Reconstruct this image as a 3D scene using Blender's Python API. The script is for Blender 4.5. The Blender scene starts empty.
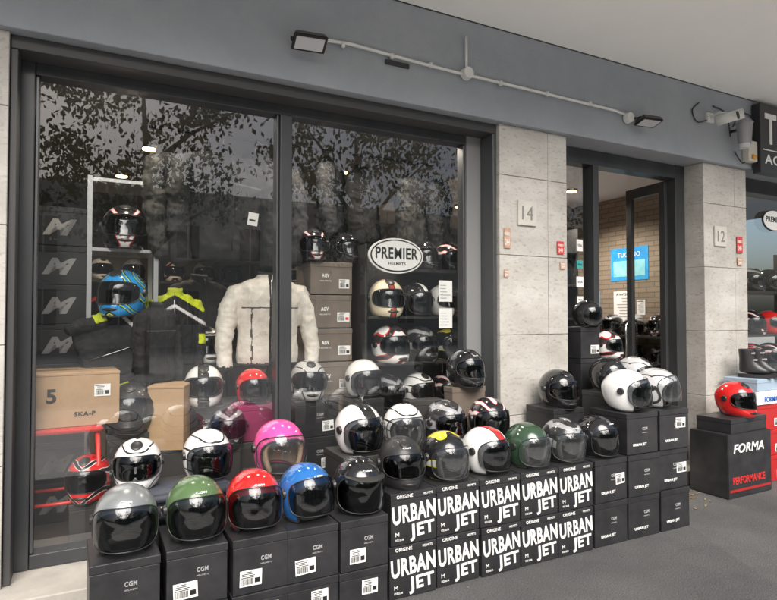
import bpy, bmesh, math, random
from mathutils import Vector, Matrix, noise, Euler
R=math.radians
random.seed(7)
RJ=random.Random(11)
SC=bpy.context.scene
COL=SC.collection

# ------------------------------------------------------------------ materials
MATS={}
def _new(name):
    m=bpy.data.materials.new(name); m.use_nodes=True
    return m, m.node_tree, m.node_tree.nodes["Principled BSDF"]
def mat(name,c,rough=.5,metal=0,c2=None,ns=8,bump=0,bs=60,coat=0,alpha=1,emit=None,es=0,spec=.5,stretch=(1,1,1),detail=6,lo=.35,hi=.65):
    if name in MATS: return MATS[name]
    m,nt,b=_new(name)
    b.inputs["Base Color"].default_value=(*c,1)
    b.inputs["Roughness"].default_value=rough
    b.inputs["Metallic"].default_value=metal
    b.inputs["Coat Weight"].default_value=coat
    b.inputs["Coat Roughness"].default_value=.04
    b.inputs["Alpha"].default_value=alpha
    b.inputs["Specular IOR Level"].default_value=spec
    if emit: b.inputs["Emission Color"].default_value=(*emit,1); b.inputs["Emission Strength"].default_value=es
    N=nt.nodes; L=nt.links
    if c2 or bump:
        tc=N.new("ShaderNodeTexCoord"); mp=N.new("ShaderNodeMapping"); mp.inputs["Scale"].default_value=stretch
        L.new(tc.outputs["Object"],mp.inputs[0])
    if c2:
        n=N.new("ShaderNodeTexNoise"); n.inputs["Scale"].default_value=ns; n.inputs["Detail"].default_value=detail; n.inputs["Roughness"].default_value=.65
        L.new(mp.outputs[0],n.inputs["Vector"])
        r=N.new("ShaderNodeValToRGB"); r.color_ramp.elements[0].position=lo; r.color_ramp.elements[1].position=hi
        r.color_ramp.elements[0].color=(*c,1); r.color_ramp.elements[1].color=(*c2,1)
        L.new(n.outputs["Fac"],r.inputs[0]); L.new(r.outputs[0],b.inputs["Base Color"])
    if bump:
        n2=N.new("ShaderNodeTexNoise"); n2.inputs["Scale"].default_value=bs; n2.inputs["Detail"].default_value=5
        L.new(mp.outputs[0],n2.inputs["Vector"])
        bp=N.new("ShaderNodeBump"); bp.inputs["Strength"].default_value=bump; bp.inputs["Distance"].default_value=.01
        L.new(n2.outputs["Fac"],bp.inputs["Height"]); L.new(bp.outputs[0],b.inputs["Normal"])
    MATS[name]=m; return m
def graphic(name,cols,scale=5,dist=5,seed=0,rough=.18):
    if name in MATS: return MATS[name]
    m,nt,b=_new(name); N=nt.nodes; L=nt.links
    tc=N.new("ShaderNodeTexCoord"); mp=N.new("ShaderNodeMapping"); mp.inputs["Location"].default_value=(seed,seed*.7,0); mp.inputs["Rotation"].default_value=(.4,.5+seed,.3)
    w=N.new("ShaderNodeTexWave"); w.inputs["Scale"].default_value=scale; w.inputs["Distortion"].default_value=dist; w.inputs["Detail"].default_value=1; w.inputs["Detail Scale"].default_value=1.3
    r=N.new("ShaderNodeValToRGB"); r.color_ramp.interpolation='CONSTANT'
    e=r.color_ramp.elements; e[0].color=(*cols[0],1); e[0].position=0; e[1].color=(*cols[1],1); e[1].position=.5
    for i,cc in enumerate(cols[2:]):
        q=e.new(.72+.14*i); q.color=(*cc,1)
    sx=N.new("ShaderNodeVectorMath"); sx.operation='ABSOLUTE'
    L.new(tc.outputs["Object"],sx.inputs[0]); L.new(sx.outputs[0],mp.inputs[0]); L.new(mp.outputs[0],w.inputs[0]); L.new(w.outputs["Fac"],r.inputs[0]); L.new(r.outputs[0],b.inputs["Base Color"])
    b.inputs["Roughness"].default_value=rough; b.inputs["Coat Weight"].default_value=.8
    MATS[name]=m; return m
def stripe(name,base,col,w=.03,edge=None,rough=.15):
    if name in MATS: return MATS[name]
    m,nt,b=_new(name); N=nt.nodes; L=nt.links
    tc=N.new("ShaderNodeTexCoord"); s=N.new("ShaderNodeSeparateXYZ"); a=N.new("ShaderNodeMath"); a.operation='ABSOLUTE'
    d=N.new("ShaderNodeMath"); d.operation='MULTIPLY'; d.inputs[1].default_value=8
    r=N.new("ShaderNodeValToRGB"); r.color_ramp.interpolation='CONSTANT'; e=r.color_ramp.elements
    e[0].color=(*col,1); e[0].position=0; e[1].color=(*base,1); e[1].position=w*8
    if edge:
        q=e.new(w*8-.06); q.color=(*edge,1)
    L.new(tc.outputs["Object"],s.inputs[0]); L.new(s.outputs[0],a.inputs[0]); L.new(a.outputs[0],d.inputs[0]); L.new(d.outputs[0],r.inputs[0]); L.new(r.outputs[0],b.inputs["Base Color"])
    b.inputs["Roughness"].default_value=rough; b.inputs["Coat Weight"].default_value=.8
    MATS[name]=m; return m
def glass(name,base=.10,tint=(.93,.95,.94),grime=0):
    if name in MATS: return MATS[name]
    m=bpy.data.materials.new(name); m.use_nodes=True; nt=m.node_tree; N=nt.nodes; L=nt.links; N.clear()
    o=N.new("ShaderNodeOutputMaterial"); mx=N.new("ShaderNodeMixShader"); t=N.new("ShaderNodeBsdfTransparent"); g=N.new("ShaderNodeBsdfGlossy")
    t.inputs[0].default_value=(*tint,1); g.inputs["Roughness"].default_value=0.0; g.inputs[0].default_value=(.95,.97,1,1)
    lw=N.new("ShaderNodeLayerWeight"); lw.inputs[0].default_value=.5
    p=N.new("ShaderNodeMath"); p.operation='POWER'; p.inputs[1].default_value=4
    ma=N.new("ShaderNodeMath"); ma.operation='MULTIPLY_ADD'; ma.inputs[1].default_value=.8; ma.inputs[2].default_value=base; ma.use_clamp=True
    L.new(lw.outputs["Facing"],p.inputs[0]); L.new(p.outputs[0],ma.inputs[0]); L.new(ma.outputs[0],mx.inputs[0])
    L.new(t.outputs[0],mx.inputs[1]); L.new(g.outputs[0],mx.inputs[2])
    if grime:
        d=N.new("ShaderNodeBsdfDiffuse"); d.inputs[0].default_value=(.7,.72,.75,1); m2=N.new("ShaderNodeMixShader")
        tc=N.new("ShaderNodeTexCoord"); n=N.new("ShaderNodeTexNoise"); n.inputs["Scale"].default_value=2.5; n.inputs["Detail"].default_value=8
        q=N.new("ShaderNodeMath"); q.operation='MULTIPLY'; q.inputs[1].default_value=grime
        L.new(tc.outputs["Object"],n.inputs["Vector"]); L.new(n.outputs["Fac"],q.inputs[0]); L.new(q.outputs[0],m2.inputs[0]); L.new(mx.outputs[0],m2.inputs[1]); L.new(d.outputs[0],m2.inputs[2]); L.new(m2.outputs[0],o.inputs[0])
    else: L.new(mx.outputs[0],o.inputs[0])
    MATS[name]=m; return m

# ------------------------------------------------------------------ object helpers
def link(o): COL.objects.link(o); return o
def empty(name,loc=(0,0,0),rz=0,parent=None,rot=None,scale=1):
    o=bpy.data.objects.new(name,None); o.empty_display_size=.05; o.location=loc
    o.rotation_euler=rot if rot else (0,0,rz); o.scale=(scale,)*3
    if parent: o.parent=parent
    return link(o)
def tag(o,label,cat,group=None):
    o["label"]=label; o["category"]=cat
    if group: o["group"]=group
    return o
def obj(name,me,parent=None,loc=(0,0,0),rot=(0,0,0),m=None):
    o=bpy.data.objects.new(name,me); o.location=loc; o.rotation_euler=rot
    if parent: o.parent=parent
    if m and len(me.materials)==0: me.materials.append(m)
    link(o)
    if m: o.material_slots[0].link='OBJECT'; o.material_slots[0].material=m
    return o
def bm2me(bm,name,smooth=False,mats=()):
    me=bpy.data.meshes.new(name); bm.normal_update(); bm.to_mesh(me); bm.free()
    if smooth:
        for p in me.polygons: p.use_smooth=True
    for x in mats: me.materials.append(x)
    return me
BC={}
def boxme(w,d,h,bev=.003,seg=2):
    k=(round(w,4),round(d,4),round(h,4),bev)
    if k in BC: return BC[k]
    bm=bmesh.new(); bmesh.ops.create_cube(bm,size=1)
    for v in bm.verts: v.co=Vector((v.co.x*w,v.co.y*d,(v.co.z+.5)*h))
    if bev: bmesh.ops.bevel(bm,geom=bm.edges[:],offset=bev,segments=seg,affect='EDGES',profile=.5)
    me=bm2me(bm,"panel"); BC[k]=me; return me
def box(name,x0,x1,y0,y1,z0,z1,m,parent=None,bev=.003):
    me=boxme(abs(x1-x0),abs(y1-y0),abs(z1-z0),bev)
    return obj(name,me,parent,((x0+x1)/2,(y0+y1)/2,min(z0,z1)),m=m)
def smoothshade(me):
    for p in me.polygons: p.use_smooth=True
def addbox(bm,c,s,mi=0,rot=None):
    r=bmesh.ops.create_cube(bm,size=1); M=Matrix.Translation(c)@(rot.to_matrix().to_4x4() if rot else Matrix.Identity(4))@Matrix.Diagonal((*s,1))
    bmesh.ops.transform(bm,matrix=M,verts=r['verts'])
    for f in set(f for v in r['verts'] for f in v.link_faces): f.material_index=mi
def addcyl(bm,c,r1,r2,h,rot=None,seg=24,mi=0):
    r=bmesh.ops.create_cone(bm,cap_ends=True,segments=seg,radius1=r1,radius2=r2,depth=h)
    M=Matrix.Translation(c)@(rot.to_matrix().to_4x4() if rot else Matrix.Identity(4)); bmesh.ops.transform(bm,matrix=M,verts=r['verts'])
    for f in set(f for v in r['verts'] for f in v.link_faces): f.material_index=mi
def tube(bm,pts,rad,n=8,closed=False,mi=0,caps=True):
    pts=[Vector(p) for p in pts]; rings=[]; up=Vector((0,0,1)); N=len(pts)
    prev=None
    for i,p in enumerate(pts):
        if closed: t=pts[(i+1)%N]-pts[i-1]
        else: t=pts[min(i+1,N-1)]-pts[max(i-1,0)]
        if t.length<1e-9: t=Vector((0,0,1))
        t.normalize()
        if prev is None:
            a=up if abs(t.z)<.9 else Vector((1,0,0)); nrm=t.cross(a).normalized()
        else:
            nrm=(prev-t*prev.dot(t)).normalized()
        prev=nrm; bn=t.cross(nrm)
        r=rad[i] if isinstance(rad,(list,tuple)) else rad
        rings.append([bm.verts.new(p+nrm*r*math.cos(2*math.pi*j/n)+bn*r*math.sin(2*math.pi*j/n)) for j in range(n)])
    M=N if closed else N-1
    for i in range(M):
        A=rings[i];B=rings[(i+1)%N]
        for j in range(n):
            f=bm.faces.new((A[j],A[(j+1)%n],B[(j+1)%n],B[j])); f.smooth=True; f.material_index=mi
    if caps and not closed:
        bm.faces.new(rings[0][::-1]).material_index=mi; bm.faces.new(rings[-1]).material_index=mi
def evalmesh(me,mods):
    o=bpy.data.objects.new("tmp",me); link(o)
    for t,kw in mods:
        md=o.modifiers.new("m",t)
        for k,v in kw.items(): setattr(md,k,v)
    dg=bpy.context.evaluated_depsgraph_get(); dg.update()
    r=bpy.data.meshes.new_from_object(o.evaluated_get(dg)); bpy.data.objects.remove(o); return r
TC={}
def textme(body,w,h,bold=.0,ext=.0012,shear=0):
    k=(body,w,h,bold,ext,shear)
    if k in TC: return TC[k]
    cu=bpy.data.curves.new("t",'FONT'); cu.body=body; cu.size=1; cu.offset=bold; cu.extrude=.002; cu.align_x='CENTER'; cu.align_y='CENTER'; cu.shear=shear; cu.resolution_u=3; cu.space_character=1.03+bold*1.5
    o=bpy.data.objects.new("t",cu); link(o); dg=bpy.context.evaluated_depsgraph_get(); dg.update()
    me=bpy.data.meshes.new_from_object(o.evaluated_get(dg)); bpy.data.objects.remove(o)
    xs=[v.co.x for v in me.vertices]; ys=[v.co.y for v in me.vertices]
    cx=(min(xs)+max(xs))/2; cy=(min(ys)+max(ys))/2; sx=w/(max(xs)-min(xs)); sy=h/(max(ys)-min(ys)) if h else sx
    for v in me.vertices: v.co=Vector(((v.co.x-cx)*sx,(v.co.y-cy)*sy,(v.co.z)*ext/.002))
    TC[k]=me; return me
def text(name,body,w,h,m,parent,loc,rot=(R(90),0,0),bold=0,ext=.0012,shear=0):
    return obj(name,textme(body,w,h,bold,ext,shear),parent,loc,rot,m)

# ------------------------------------------------------------------ palette
black_paint=mat("black_gloss",(.014,.014,.016),.12,coat=1)
black_matt=mat("black_matt",(.022,.022,.024),.42,coat=.2)
silver_paint=mat("silver_grey_paint",(.33,.35,.36),.28,metal=.5,coat=.6)
green_paint=mat("green_paint",(.085,.15,.062),.22,coat=.8)
dark_green=mat("dark_green_paint",(.03,.065,.035),.2,coat=.9)
red_paint=mat("red_paint",(.66,.02,.02),.15,coat=1)
blue_paint=mat("blue_paint",(.02,.14,.42),.15,coat=1)
pink_paint=mat("pink_paint",(.90,.08,.34),.2,coat=1)
white_paint=mat("white_gloss",(.8,.8,.78),.15,coat=1)
cream_paint=stripe("cream_stripe",(.76,.68,.50),(.45,.05,.03),.022,edge=(.03,.03,.03))
white_stripe=stripe("white_black_stripe",(.8,.8,.78),(.02,.02,.02),.035)
white_redstripe=stripe("white_red_stripe",(.8,.8,.78),(.6,.03,.03),.03,edge=(.03,.03,.03))
black_white=stripe("black_white_stripe",(.013,.013,.015),(.75,.75,.73),.018)
white_red=graphic("white_red_graphic",[(.8,.8,.78),(.8,.8,.78),(.6,.03,.03),(.03,.03,.03)],3.5,4,.3)
white_black=graphic("white_black_graphic",[(.8,.8,.78),(.02,.02,.02),(.8,.8,.78)],3,5,1.2)
black_yellow=graphic("black_yellow_graphic",[(.012,.012,.014),(.012,.012,.014),(.75,.65,.03),(.65,.65,.65)],3.2,5,.8)
black_red=graphic("black_red_graphic",[(.012,.012,.014),(.012,.012,.014),(.6,.02,.02),(.7,.7,.7)],4,5,2.1)
blue_yellow=graphic("blue_yellow_graphic",[(.02,.28,.65),(.01,.01,.012),(.7,.85,.03),(.02,.28,.65)],4.5,5,.1)
grey_graphic=graphic("grey_graphic",[(.02,.02,.022),(.02,.02,.022),(.3,.3,.31)],4.5,6,3.1,rough=.3)
silver_graphic=graphic("silver_graphic",[(.5,.5,.5),(.03,.03,.03),(.5,.5,.5)],3.2,5,2.6,rough=.25)
red_white=graphic("red_white_graphic",[(.65,.02,.02),(.65,.02,.02),(.75,.75,.75),(.02,.02,.02)],4,4,1.7)
smoke=glass("smoke_visor",.05,(.10,.10,.105))
half_smoke=glass("light_smoke_visor",.06,(.30,.31,.32))
clear_visor=glass("clear_visor",.07,(.82,.84,.84),grime=.05)
rubber=mat("black_rubber",(.02,.02,.02),.6)
lining=mat("helmet_lining",(.035,.035,.037),.95,c2=(.07,.07,.07),ns=60,bump=.4)
lining_light=mat("beige_lining",(.36,.25,.16),.9,bump=.3)
plastic=mat("black_plastic",(.025,.025,.025),.35)
chrome=mat("chrome",(.6,.6,.6),.15,metal=1)
white_ink=mat("white_ink",(.82,.82,.80),.5)
grey_ink=mat("grey_ink",(.38,.38,.38),.5)
black_ink=mat("black_ink",(.015,.015,.015),.5)
red_ink=mat("red_ink",(.6,.03,.03),.5)
paper=mat("white_paper",(.82,.82,.80),.6)
black_card=mat("black_cardboard",(.018,.018,.020),.38,c2=(.034,.034,.036),ns=7,bump=.16,bs=9)
dark_card=mat("dark_cardboard",(.032,.030,.029),.55,c2=(.047,.044,.04),ns=6,bump=.12,bs=15)
kraft=mat("kraft_cardboard",(.44,.29,.165),.75,c2=(.36,.235,.13),ns=5,bump=.12,bs=20)
taupe=mat("taupe_cardboard",(.13,.105,.085),.6,c2=(.18,.145,.115),ns=5,bump=.12,bs=15)
burg=mat("burgundy_cardboard",(.22,.025,.08),.6)
frame_m=mat("dark_aluminium",(.045,.048,.052),.38,metal=.3,c2=(.065,.068,.072),ns=4,stretch=(1,1,.3))
glass_m=glass("window_glass",.115,(.96,.97,.965),grime=.012)
glass_door=glass("door_glass",.08)

# ------------------------------------------------------------------ helmet
def sm(x): x=max(0,min(1,x)); return x*x*(3-2*x)
def S(lon,lat,k,kind):
    cl=math.cos(lat)
    if lat<0: cl=cl**.42
    else: cl=cl**.93
    x=.124*k*cl*math.sin(lon); y=-.146*k*cl*math.cos(lon); z=.136*k*math.sin(lat)
    fr=max(0,math.cos(lon)); bk=max(0,-math.cos(lon)); low=sm(-lat/R(48))
    if kind=="full": y-=.034*fr**1.6*low; z-=.010*fr**2*low
    z+=.024*bk*low; y+=.012*bk*sm((lat+R(20))/R(40))*sm((R(60)-lat)/R(60))
    return Vector((x,y,z+.118))
PAR={"jet":(R(60),R(24),R(-8)),"full":(R(58),R(23),None)}
def opening(lat,kind):
    L,hi,m=PAR[kind]
    if kind=="full":
        lo=R(-20); c=(hi+lo)/2; hh=(hi-lo)/2; t=abs((lat-c)/hh)
        return 0 if t>=1 else L*(1-t**2.8)**(1/2.8)
    if lat>=hi: return 0
    if lat>m: return L*(1-((lat-m)/(hi-m))**2.4)**(1/2.4)
    return L*(1-.12*sm((m-lat)/R(45)))
def helmet_meshes(kind):
    L,hi,m=PAR[kind]; bot=R(-60)
    lats=[]
    if kind=="full":
        lo=R(-20); c=(hi+lo)/2
        lats+=[bot+(lo-bot)*i/7 for i in range(7)]
        lats+=[c+(hi-c)*math.sin(-math.pi/2+math.pi*i/16) for i in range(17)]
    else:
        lats+=[bot+(m-bot)*i/8 for i in range(8)]
        lats+=[m+(hi-m)*math.sin(math.pi/2*i/10) for i in range(11)]
    lats+=[hi+(R(90)-hi)*i/14 for i in range(1,15)]
    def shell(k,eshrink,name,thick,mats):
        bm=bmesh.new(); NN=60; rows=[]
        for la in lats:
            e=opening(la,kind)*eshrink
            rows.append([bm.verts.new(S(e+(2*math.pi-2*e)*j/NN,la,k,kind)) for j in range(NN+1)])
        for a,b in zip(rows,rows[1:]):
            for j in range(NN):
                try: bm.faces.new((a[j],a[j+1],b[j+1],b[j]))
                except: pass
        bmesh.ops.remove_doubles(bm,verts=bm.verts,dist=.0004)
        bmesh.ops.recalc_face_normals(bm,faces=bm.faces)
        me=bm2me(bm,name,True)
        me=evalmesh(me,[('SOLIDIFY',dict(thickness=thick,offset=-1,use_even_offset=False))])
        smoothshade(me); me.name=name
        for x in mats: me.materials.append(x)
        return me
    sh=shell(1,1,"helmet_shell",.006,[black_paint]); ln=shell(.93,.86,"helmet_lining",.020,[lining])
    bm=bmesh.new()
    if kind=="full":
        lo=R(-20); c=(hi+lo)/2; ls=[c+(hi-c)*math.sin(-math.pi/2+math.pi*i/22) for i in range(23)]
        pts=[S(opening(l,kind),l,1.0,kind) for l in ls]+[S(-opening(l,kind),l,1.0,kind) for l in ls[::-1][1:-1]]
        tube(bm,pts,.0045,6,closed=True)
    else:
        e=opening(bot,kind)
        ls=[bot+(m-bot)*i/6 for i in range(6)]+[m+(hi-m)*math.sin(math.pi/2*i/12) for i in range(13)]
        pts=[S(opening(l,kind),l,.998,kind) for l in ls]+[S(-opening(l,kind),l,.998,kind) for l in ls[::-1][1:]]
        back=[S(-e-(2*math.pi-2*e)*j/50,bot,.998,kind) for j in range(1,50)]
        tube(bm,pts+back,.0055,6,closed=True)
    tr=bm2me(bm,"edge_trim",True,[rubber])
    nk=None
    if kind=="full":
        bm=bmesh.new(); tube(bm,[S(2*math.pi*j/60,bot,.995,kind) for j in range(60)],.0055,6,closed=True); nk=bm2me(bm,"neck_trim",True,[rubber])
    def patch(Lv,c,hh,k,name,p=.62,mats=(),lowk=0):
        bm=bmesh.new(); n=56; rr=[0,.25,.5,.7,.85,.95,1]; rings=[]
        def q(t): return math.copysign(abs(t)**p,t)
        for r in rr:
            ring=[]
            for j in range(n):
                ph=2*math.pi*j/n; sv=r*q(math.sin(ph))
                ring.append(bm.verts.new(S(Lv*r*q(math.cos(ph)),c+hh*sv,k+max(0,-sv)*lowk,kind)))
                if r==0: break
            rings.append(ring)
        for j in range(n): bm.faces.new((rings[0][0],rings[1][(j+1)%n],rings[1][j]))
        for a,b in zip(rings[1:],rings[2:]):
            for j in range(n): bm.faces.new((a[j],a[(j+1)%n],b[(j+1)%n],b[j]))
        bmesh.ops.recalc_face_normals(bm,faces=bm.faces)
        edge=[v.co.copy() for v in rings[-1]]
        me=bm2me(bm,name,True); me.name=name
        for x in mats: me.materials.append(x)
        bm=bmesh.new(); tube(bm,edge,.0028,6,closed=True); rim=bm2me(bm,"visor_rim",True,[plastic])
        return me,rim
    if kind=="full": vi=patch(R(68),R(1.5),R(25),1.035,"visor",mats=[smoke])
    else: vi=patch(R(72),R(-9),R(36),1.05,"visor",mats=[smoke],lowk=.05)
    pv=[]
    for s in (-1,1):
        bm=bmesh.new()
        addcyl(bm,(s*.129,-.004,.125),.023,.019,.012,Euler((0,s*R(90),0)),28)
        pv.append(bm2me(bm,"visor_pivot",False,[plastic]))
    bm=bmesh.new()
    if kind=="full":
        a=S(0,R(45),1.004,kind); b=S(0,R(66),1.004,kind)
        bmesh.ops.create_uvsphere(bm,u_segments=20,v_segments=10,radius=1)
        for v in bm.verts: v.co=Vector((v.co.x*.032,v.co.y*.036,v.co.z*.008))
        M=Matrix.Translation((a+b)/2)@Matrix.Rotation(R(34),4,'X'); bmesh.ops.transform(bm,matrix=M,verts=bm.verts)
        vt=bm2me(bm,"air_vent",True,[plastic])
        bm=bmesh.new(); tube(bm,[S(R(x),R(-36),1.008,kind) for x in range(-20,21,5)],[.002,.006,.008,.009,.009,.009,.008,.006,.002],8); cv=bm2me(bm,"chin_vent",True,[plastic])
    else:
        bm.free(); vt=None
        bm=bmesh.new(); tube(bm,[(-.085,-.055,.03),(-.05,-.07,.008),(0,-.075,.006),(.05,-.07,.008),(.085,-.055,.03)],.006,6); cv=bm2me(bm,"chin_strap",True,[rubber])
    return sh,ln,tr,nk,vi,pv,vt,cv
HM={k:helmet_meshes(k) for k in ("jet","full")}
WHITES=(white_paint,white_stripe,cream_paint,white_black,white_red,white_redstripe,silver_graphic)
def helmet(kind,paint,x,y,z,rz=0,label="",vis=smoke,tilt=0,scale=1.04,lin=lining,logo=None,peak=False):
    e=empty("helmet",(x,y,z+.001),rot=(R(RJ.uniform(-2.5,.5)),R(RJ.uniform(-1.5,1.5)),R(rz+RJ.uniform(-5,5))),scale=scale*RJ.uniform(.985,1.015))
    sh,ln,tr,nk,vi,pv,vt,cv=HM[kind]
    obj("helmet_shell",sh,e,m=paint); obj("padded_lining",ln,e,m=lin); obj("edge_trim",tr,e,m=rubber)
    if nk: obj("neck_trim",nk,e,m=rubber)
    ang=-R(tilt); c,s=math.cos(ang),math.sin(ang); pz=.118
    obj("visor",vi[0],e,(0,s*pz,pz-c*pz),(ang,0,0),m=vis)
    obj("visor_rim",vi[1],e,(0,s*pz,pz-c*pz),(ang,0,0),m=plastic)
    for q in pv: obj("visor_pivot",q,e,m=plastic)
    if vt: obj("air_vent",vt,e,m=(plastic if paint!=black_paint else black_paint)); obj("chin_vent",cv,e,m=plastic)
    else: obj("chin_strap",cv,e,m=rubber)
    if peak: obj("peak",PEAK,e,m=plastic)
    if logo:
        p=S(0,R(41),1.012,kind)
        text("logo_decal",logo,.045,.010,grey_ink if paint in WHITES else white_ink,e,p,(R(90-41),0,0),bold=.02,ext=.0012)
    tag(e,label,"helmet","motorcycle helmets on display")
    return e
def peakmesh():
    bm=bmesh.new(); rows=[]
    for i in range(7):
        t=i/6; row=[]
        for j in range(21):
            lon=R(-62+124*j/20); p=S(lon,R(27),1.02,"jet"); out=Vector((p.x*.25,-1,-.18)).normalized()
            row.append(bm.verts.new(p+out*.055*t*math.cos(lon*.9)))
        rows.append(row)
    for a,b in zip(rows,rows[1:]):
        for j in range(20): bm.faces.new((a[j],a[j+1],b[j+1],b[j]))
    me=bm2me(bm,"peak",True); me=evalmesh(me,[('SOLIDIFY',dict(thickness=.004))]); smoothshade(me); me.materials.append(plastic); return me
PEAK=peakmesh()

# ------------------------------------------------------------------ boxes
def stickerme(w=.1,h=.085,seed=1):
    rnd=random.Random(seed); bm=bmesh.new(); addbox(bm,(0,0,0),(w,.001,h),0)
    x=-w*.4
    while x<w*.1:
        bw=rnd.choice((.001,.0018,.0028)); addbox(bm,(x,-.0009,-h*.2),(bw,.001,h*.38),1); x+=bw+rnd.choice((.0015,.0025))
    for i in range(4): addbox(bm,(-w*.15+rnd.uniform(-.005,.005),-.0009,h*(.38-.11*i)),(w*rnd.uniform(.35,.6),.001,h*.045),1)
    addbox(bm,(w*.3,-.0009,-h*.18),(w*.25,.001,h*.3),2 if seed%3==1 else 1)
    return bm2me(bm,"sticker",False,[paper,black_ink,red_ink])
stickers=[stickerme(seed=i,w=random.choice((.085,.1,.07)),h=random.choice((.07,.085))) for i in range(6)]
def carton(w,d,h,x,y,z,m,label,rz=0,group="stacked helmet boxes",lid=.04,cat="box",name="helmet_box"):
    e=empty(name,(x,y,z),R(rz))
    obj("box_body",boxme(w-.005,d-.005,h-lid,.003),e,m=m)
    obj("box_lid",boxme(w,d,lid-.002,.004),e,(0,0,h-lid),m=m)
    tag(e,label,cat,group)
    return e
def urban(x,z,rz=0):
    e=carton(.288,.33,.277,x,2.92+random.uniform(-.006,.006),z,black_card,"black cardboard helmet box with big white lettering",rz)
    f=-.1655
    text("printed_lettering","URBAN",.270,.096,white_ink,e,(0,f,.165),(R(90),R(-3),0),bold=.03)
    text("printed_lettering","JET",.155,.090,white_ink,e,(.05,f,.060),(R(90),R(-3),0),bold=.03)
    text("printed_logo","ORIGINE",.10,.018,white_ink,e,(-.06,f-.002,.256),bold=.01)
    text("printed_logo","HELMETS",.06,.012,white_ink,e,(.085,f-.002,.256))
    text("printed_size","M",.022,.02,white_ink,e,(-.105,f,.06))
    text("printed_size","ECE 22.06",.05,.010,white_ink,e,(-.09,f,.03))
for c in range(5):
    for r in range(2): urban(1.444+.148+.2955*c+random.uniform(-.003,.003),.002+.278*r,random.uniform(-1.3,1.3))
def logo_box(w,d,h,x,y,z,sticker=None,label="black cardboard helmet box with small white logo in a stack",logo="CGM",rz=None,m=None):
    e=carton(w,d,h,x,y,z,m or black_card,label,random.uniform(-1.5,1.5) if rz is None else rz)
    f=-d/2-.0002
    text("printed_logo",logo,.048,.02,grey_ink,e,(.02,f,h*.60),bold=.02)
    text("printed_logo","HELMETS",.05,.006,grey_ink,e,(.02,f,h*.50))
    if sticker:
        sx,sz=sticker; obj("barcode_sticker",random.choice(stickers),e,(sx,f-.001,sz),(0,R(random.uniform(-3,3)),0))
    return e
xs=[.17,.46,.733,.985,1.25]
for i,x in enumerate(xs):
    w=[.27,.258,.262,.256,.262][i]
    for r in range(2):
        st=None
        if r==1 and i in(1,2,3,4): st=[0,(-.05,.07),(-.05,.07),(-.04,.07),(-.04,.07)][i]
        if r==0: st=(.03,.16)
        logo_box(w,.34,.248,x,2.82+random.uniform(-.008,.008),.002+.249*r,st)
for i,x in enumerate((3.085,3.395,3.71)):
    for r in range(3 if i else 2):
        e=logo_box(.30,.33,.278,x,2.915+random.uniform(-.01,.01),.002+.279*r,(.06,.18) if (i==2 and r==2) else ((.08,.14) if r==1 and i!=1 else None),"black cardboard helmet box with white print by the door",logo="CGM")
        text("printed_lettering","URBAN JET",.13,.022,white_ink,e,(-.03,-.1652,.06),bold=.02)
def plainstack(x,y,w,d,h,n,m,z0=.002,label="plain dark cardboard box stacked behind front boxes",txt=None,st=False):
    for r in range(n):
        e=carton(w,d,h,x+random.uniform(-.006,.006),y+random.uniform(-.006,.006),z0+r*(h+.001),m,label,random.uniform(-2,2))
        if txt: text("printed_logo",txt,w*.3,h*.14,white_ink if m!=kraft else black_ink,e,(0,-d/2-.0004,h*.5),bold=.02)
        if st: obj("barcode_sticker",random.choice(stickers),e,(w*.22,-d/2-.001,h*.28))
for x in (1.49,1.80,2.11,2.42): plainstack(x,3.27,.295,.33,.338,2,dark_card)
plainstack(2.45,3.50,.28,.12,.21,4,taupe,z0=.149,label="narrow taupe box stacked against the glass")
plainstack(2.13,3.55,.27,.10,.19,4,dark_card,z0=.149,label="narrow dark box stacked against the glass")
plainstack(3.08,3.26,.28,.30,.278,3,black_card,st=True)
plainstack(1.01,3.30,.33,.33,.30,2,dark_card)
plainstack(.30,3.25,.30,.33,.235,2,dark_card)
plainstack(.61,3.25,.30,.33,.235,2,dark_card)
plainstack(3.60,3.24,.26,.28,.305,3,black_card,txt="CGM",st=True)
plainstack(3.90,3.24,.26,.28,.305,3,black_card,st=True)

H=helmet
H("jet",silver_paint,.18,2.80,.50,-8,"silver grey open-face helmet with smoke visor on a black box",tilt=4,vis=half_smoke,logo="CGM")
H("jet",green_paint,.47,2.80,.50,6,"olive green open-face helmet with smoke visor on a black box",logo="CGM",vis=half_smoke,tilt=5)
H("jet",red_paint,.735,2.80,.50,2,"bright red open-face helmet with smoke visor on a black box",tilt=8,logo="CGM",vis=half_smoke)
H("jet",blue_paint,1.00,2.80,.50,10,"glossy blue open-face helmet with smoke visor on a black box",tilt=10,logo="CGM",vis=half_smoke)
H("jet",black_paint,1.28,2.80,.50,-4,"glossy black open-face helmet with lettering visor on a black box",logo="CGM",peak=True)
H("full",black_matt,1.60,2.90,.558,-12,"black full-face helmet with smoke visor on lettered boxes",logo="CGM")
H("jet",black_yellow,1.89,2.90,.558,8,"black and yellow graphic helmet on lettered boxes",vis=clear_visor)
H("jet",white_redstripe,2.18,2.90,.558,14,"white helmet with red stripe and clear visor on lettered boxes",tilt=5,vis=half_smoke)
H("jet",dark_green,2.50,2.90,.558,10,"dark green open-face helmet on lettered boxes",vis=clear_visor)
H("jet",grey_graphic,2.80,2.90,.558,-6,"black and silver open-face helmet on lettered boxes",vis=clear_visor,logo="CGM")
H("jet",black_paint,3.09,2.88,.562,12,"glossy black open-face helmet on a black box stack",vis=half_smoke,logo="CGM")
H("jet",white_paint,3.38,2.88,.842,20,"white open-face helmet with black trim on a black box stack",tilt=8,logo="CGM",scale=1.1,vis=half_smoke)
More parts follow.
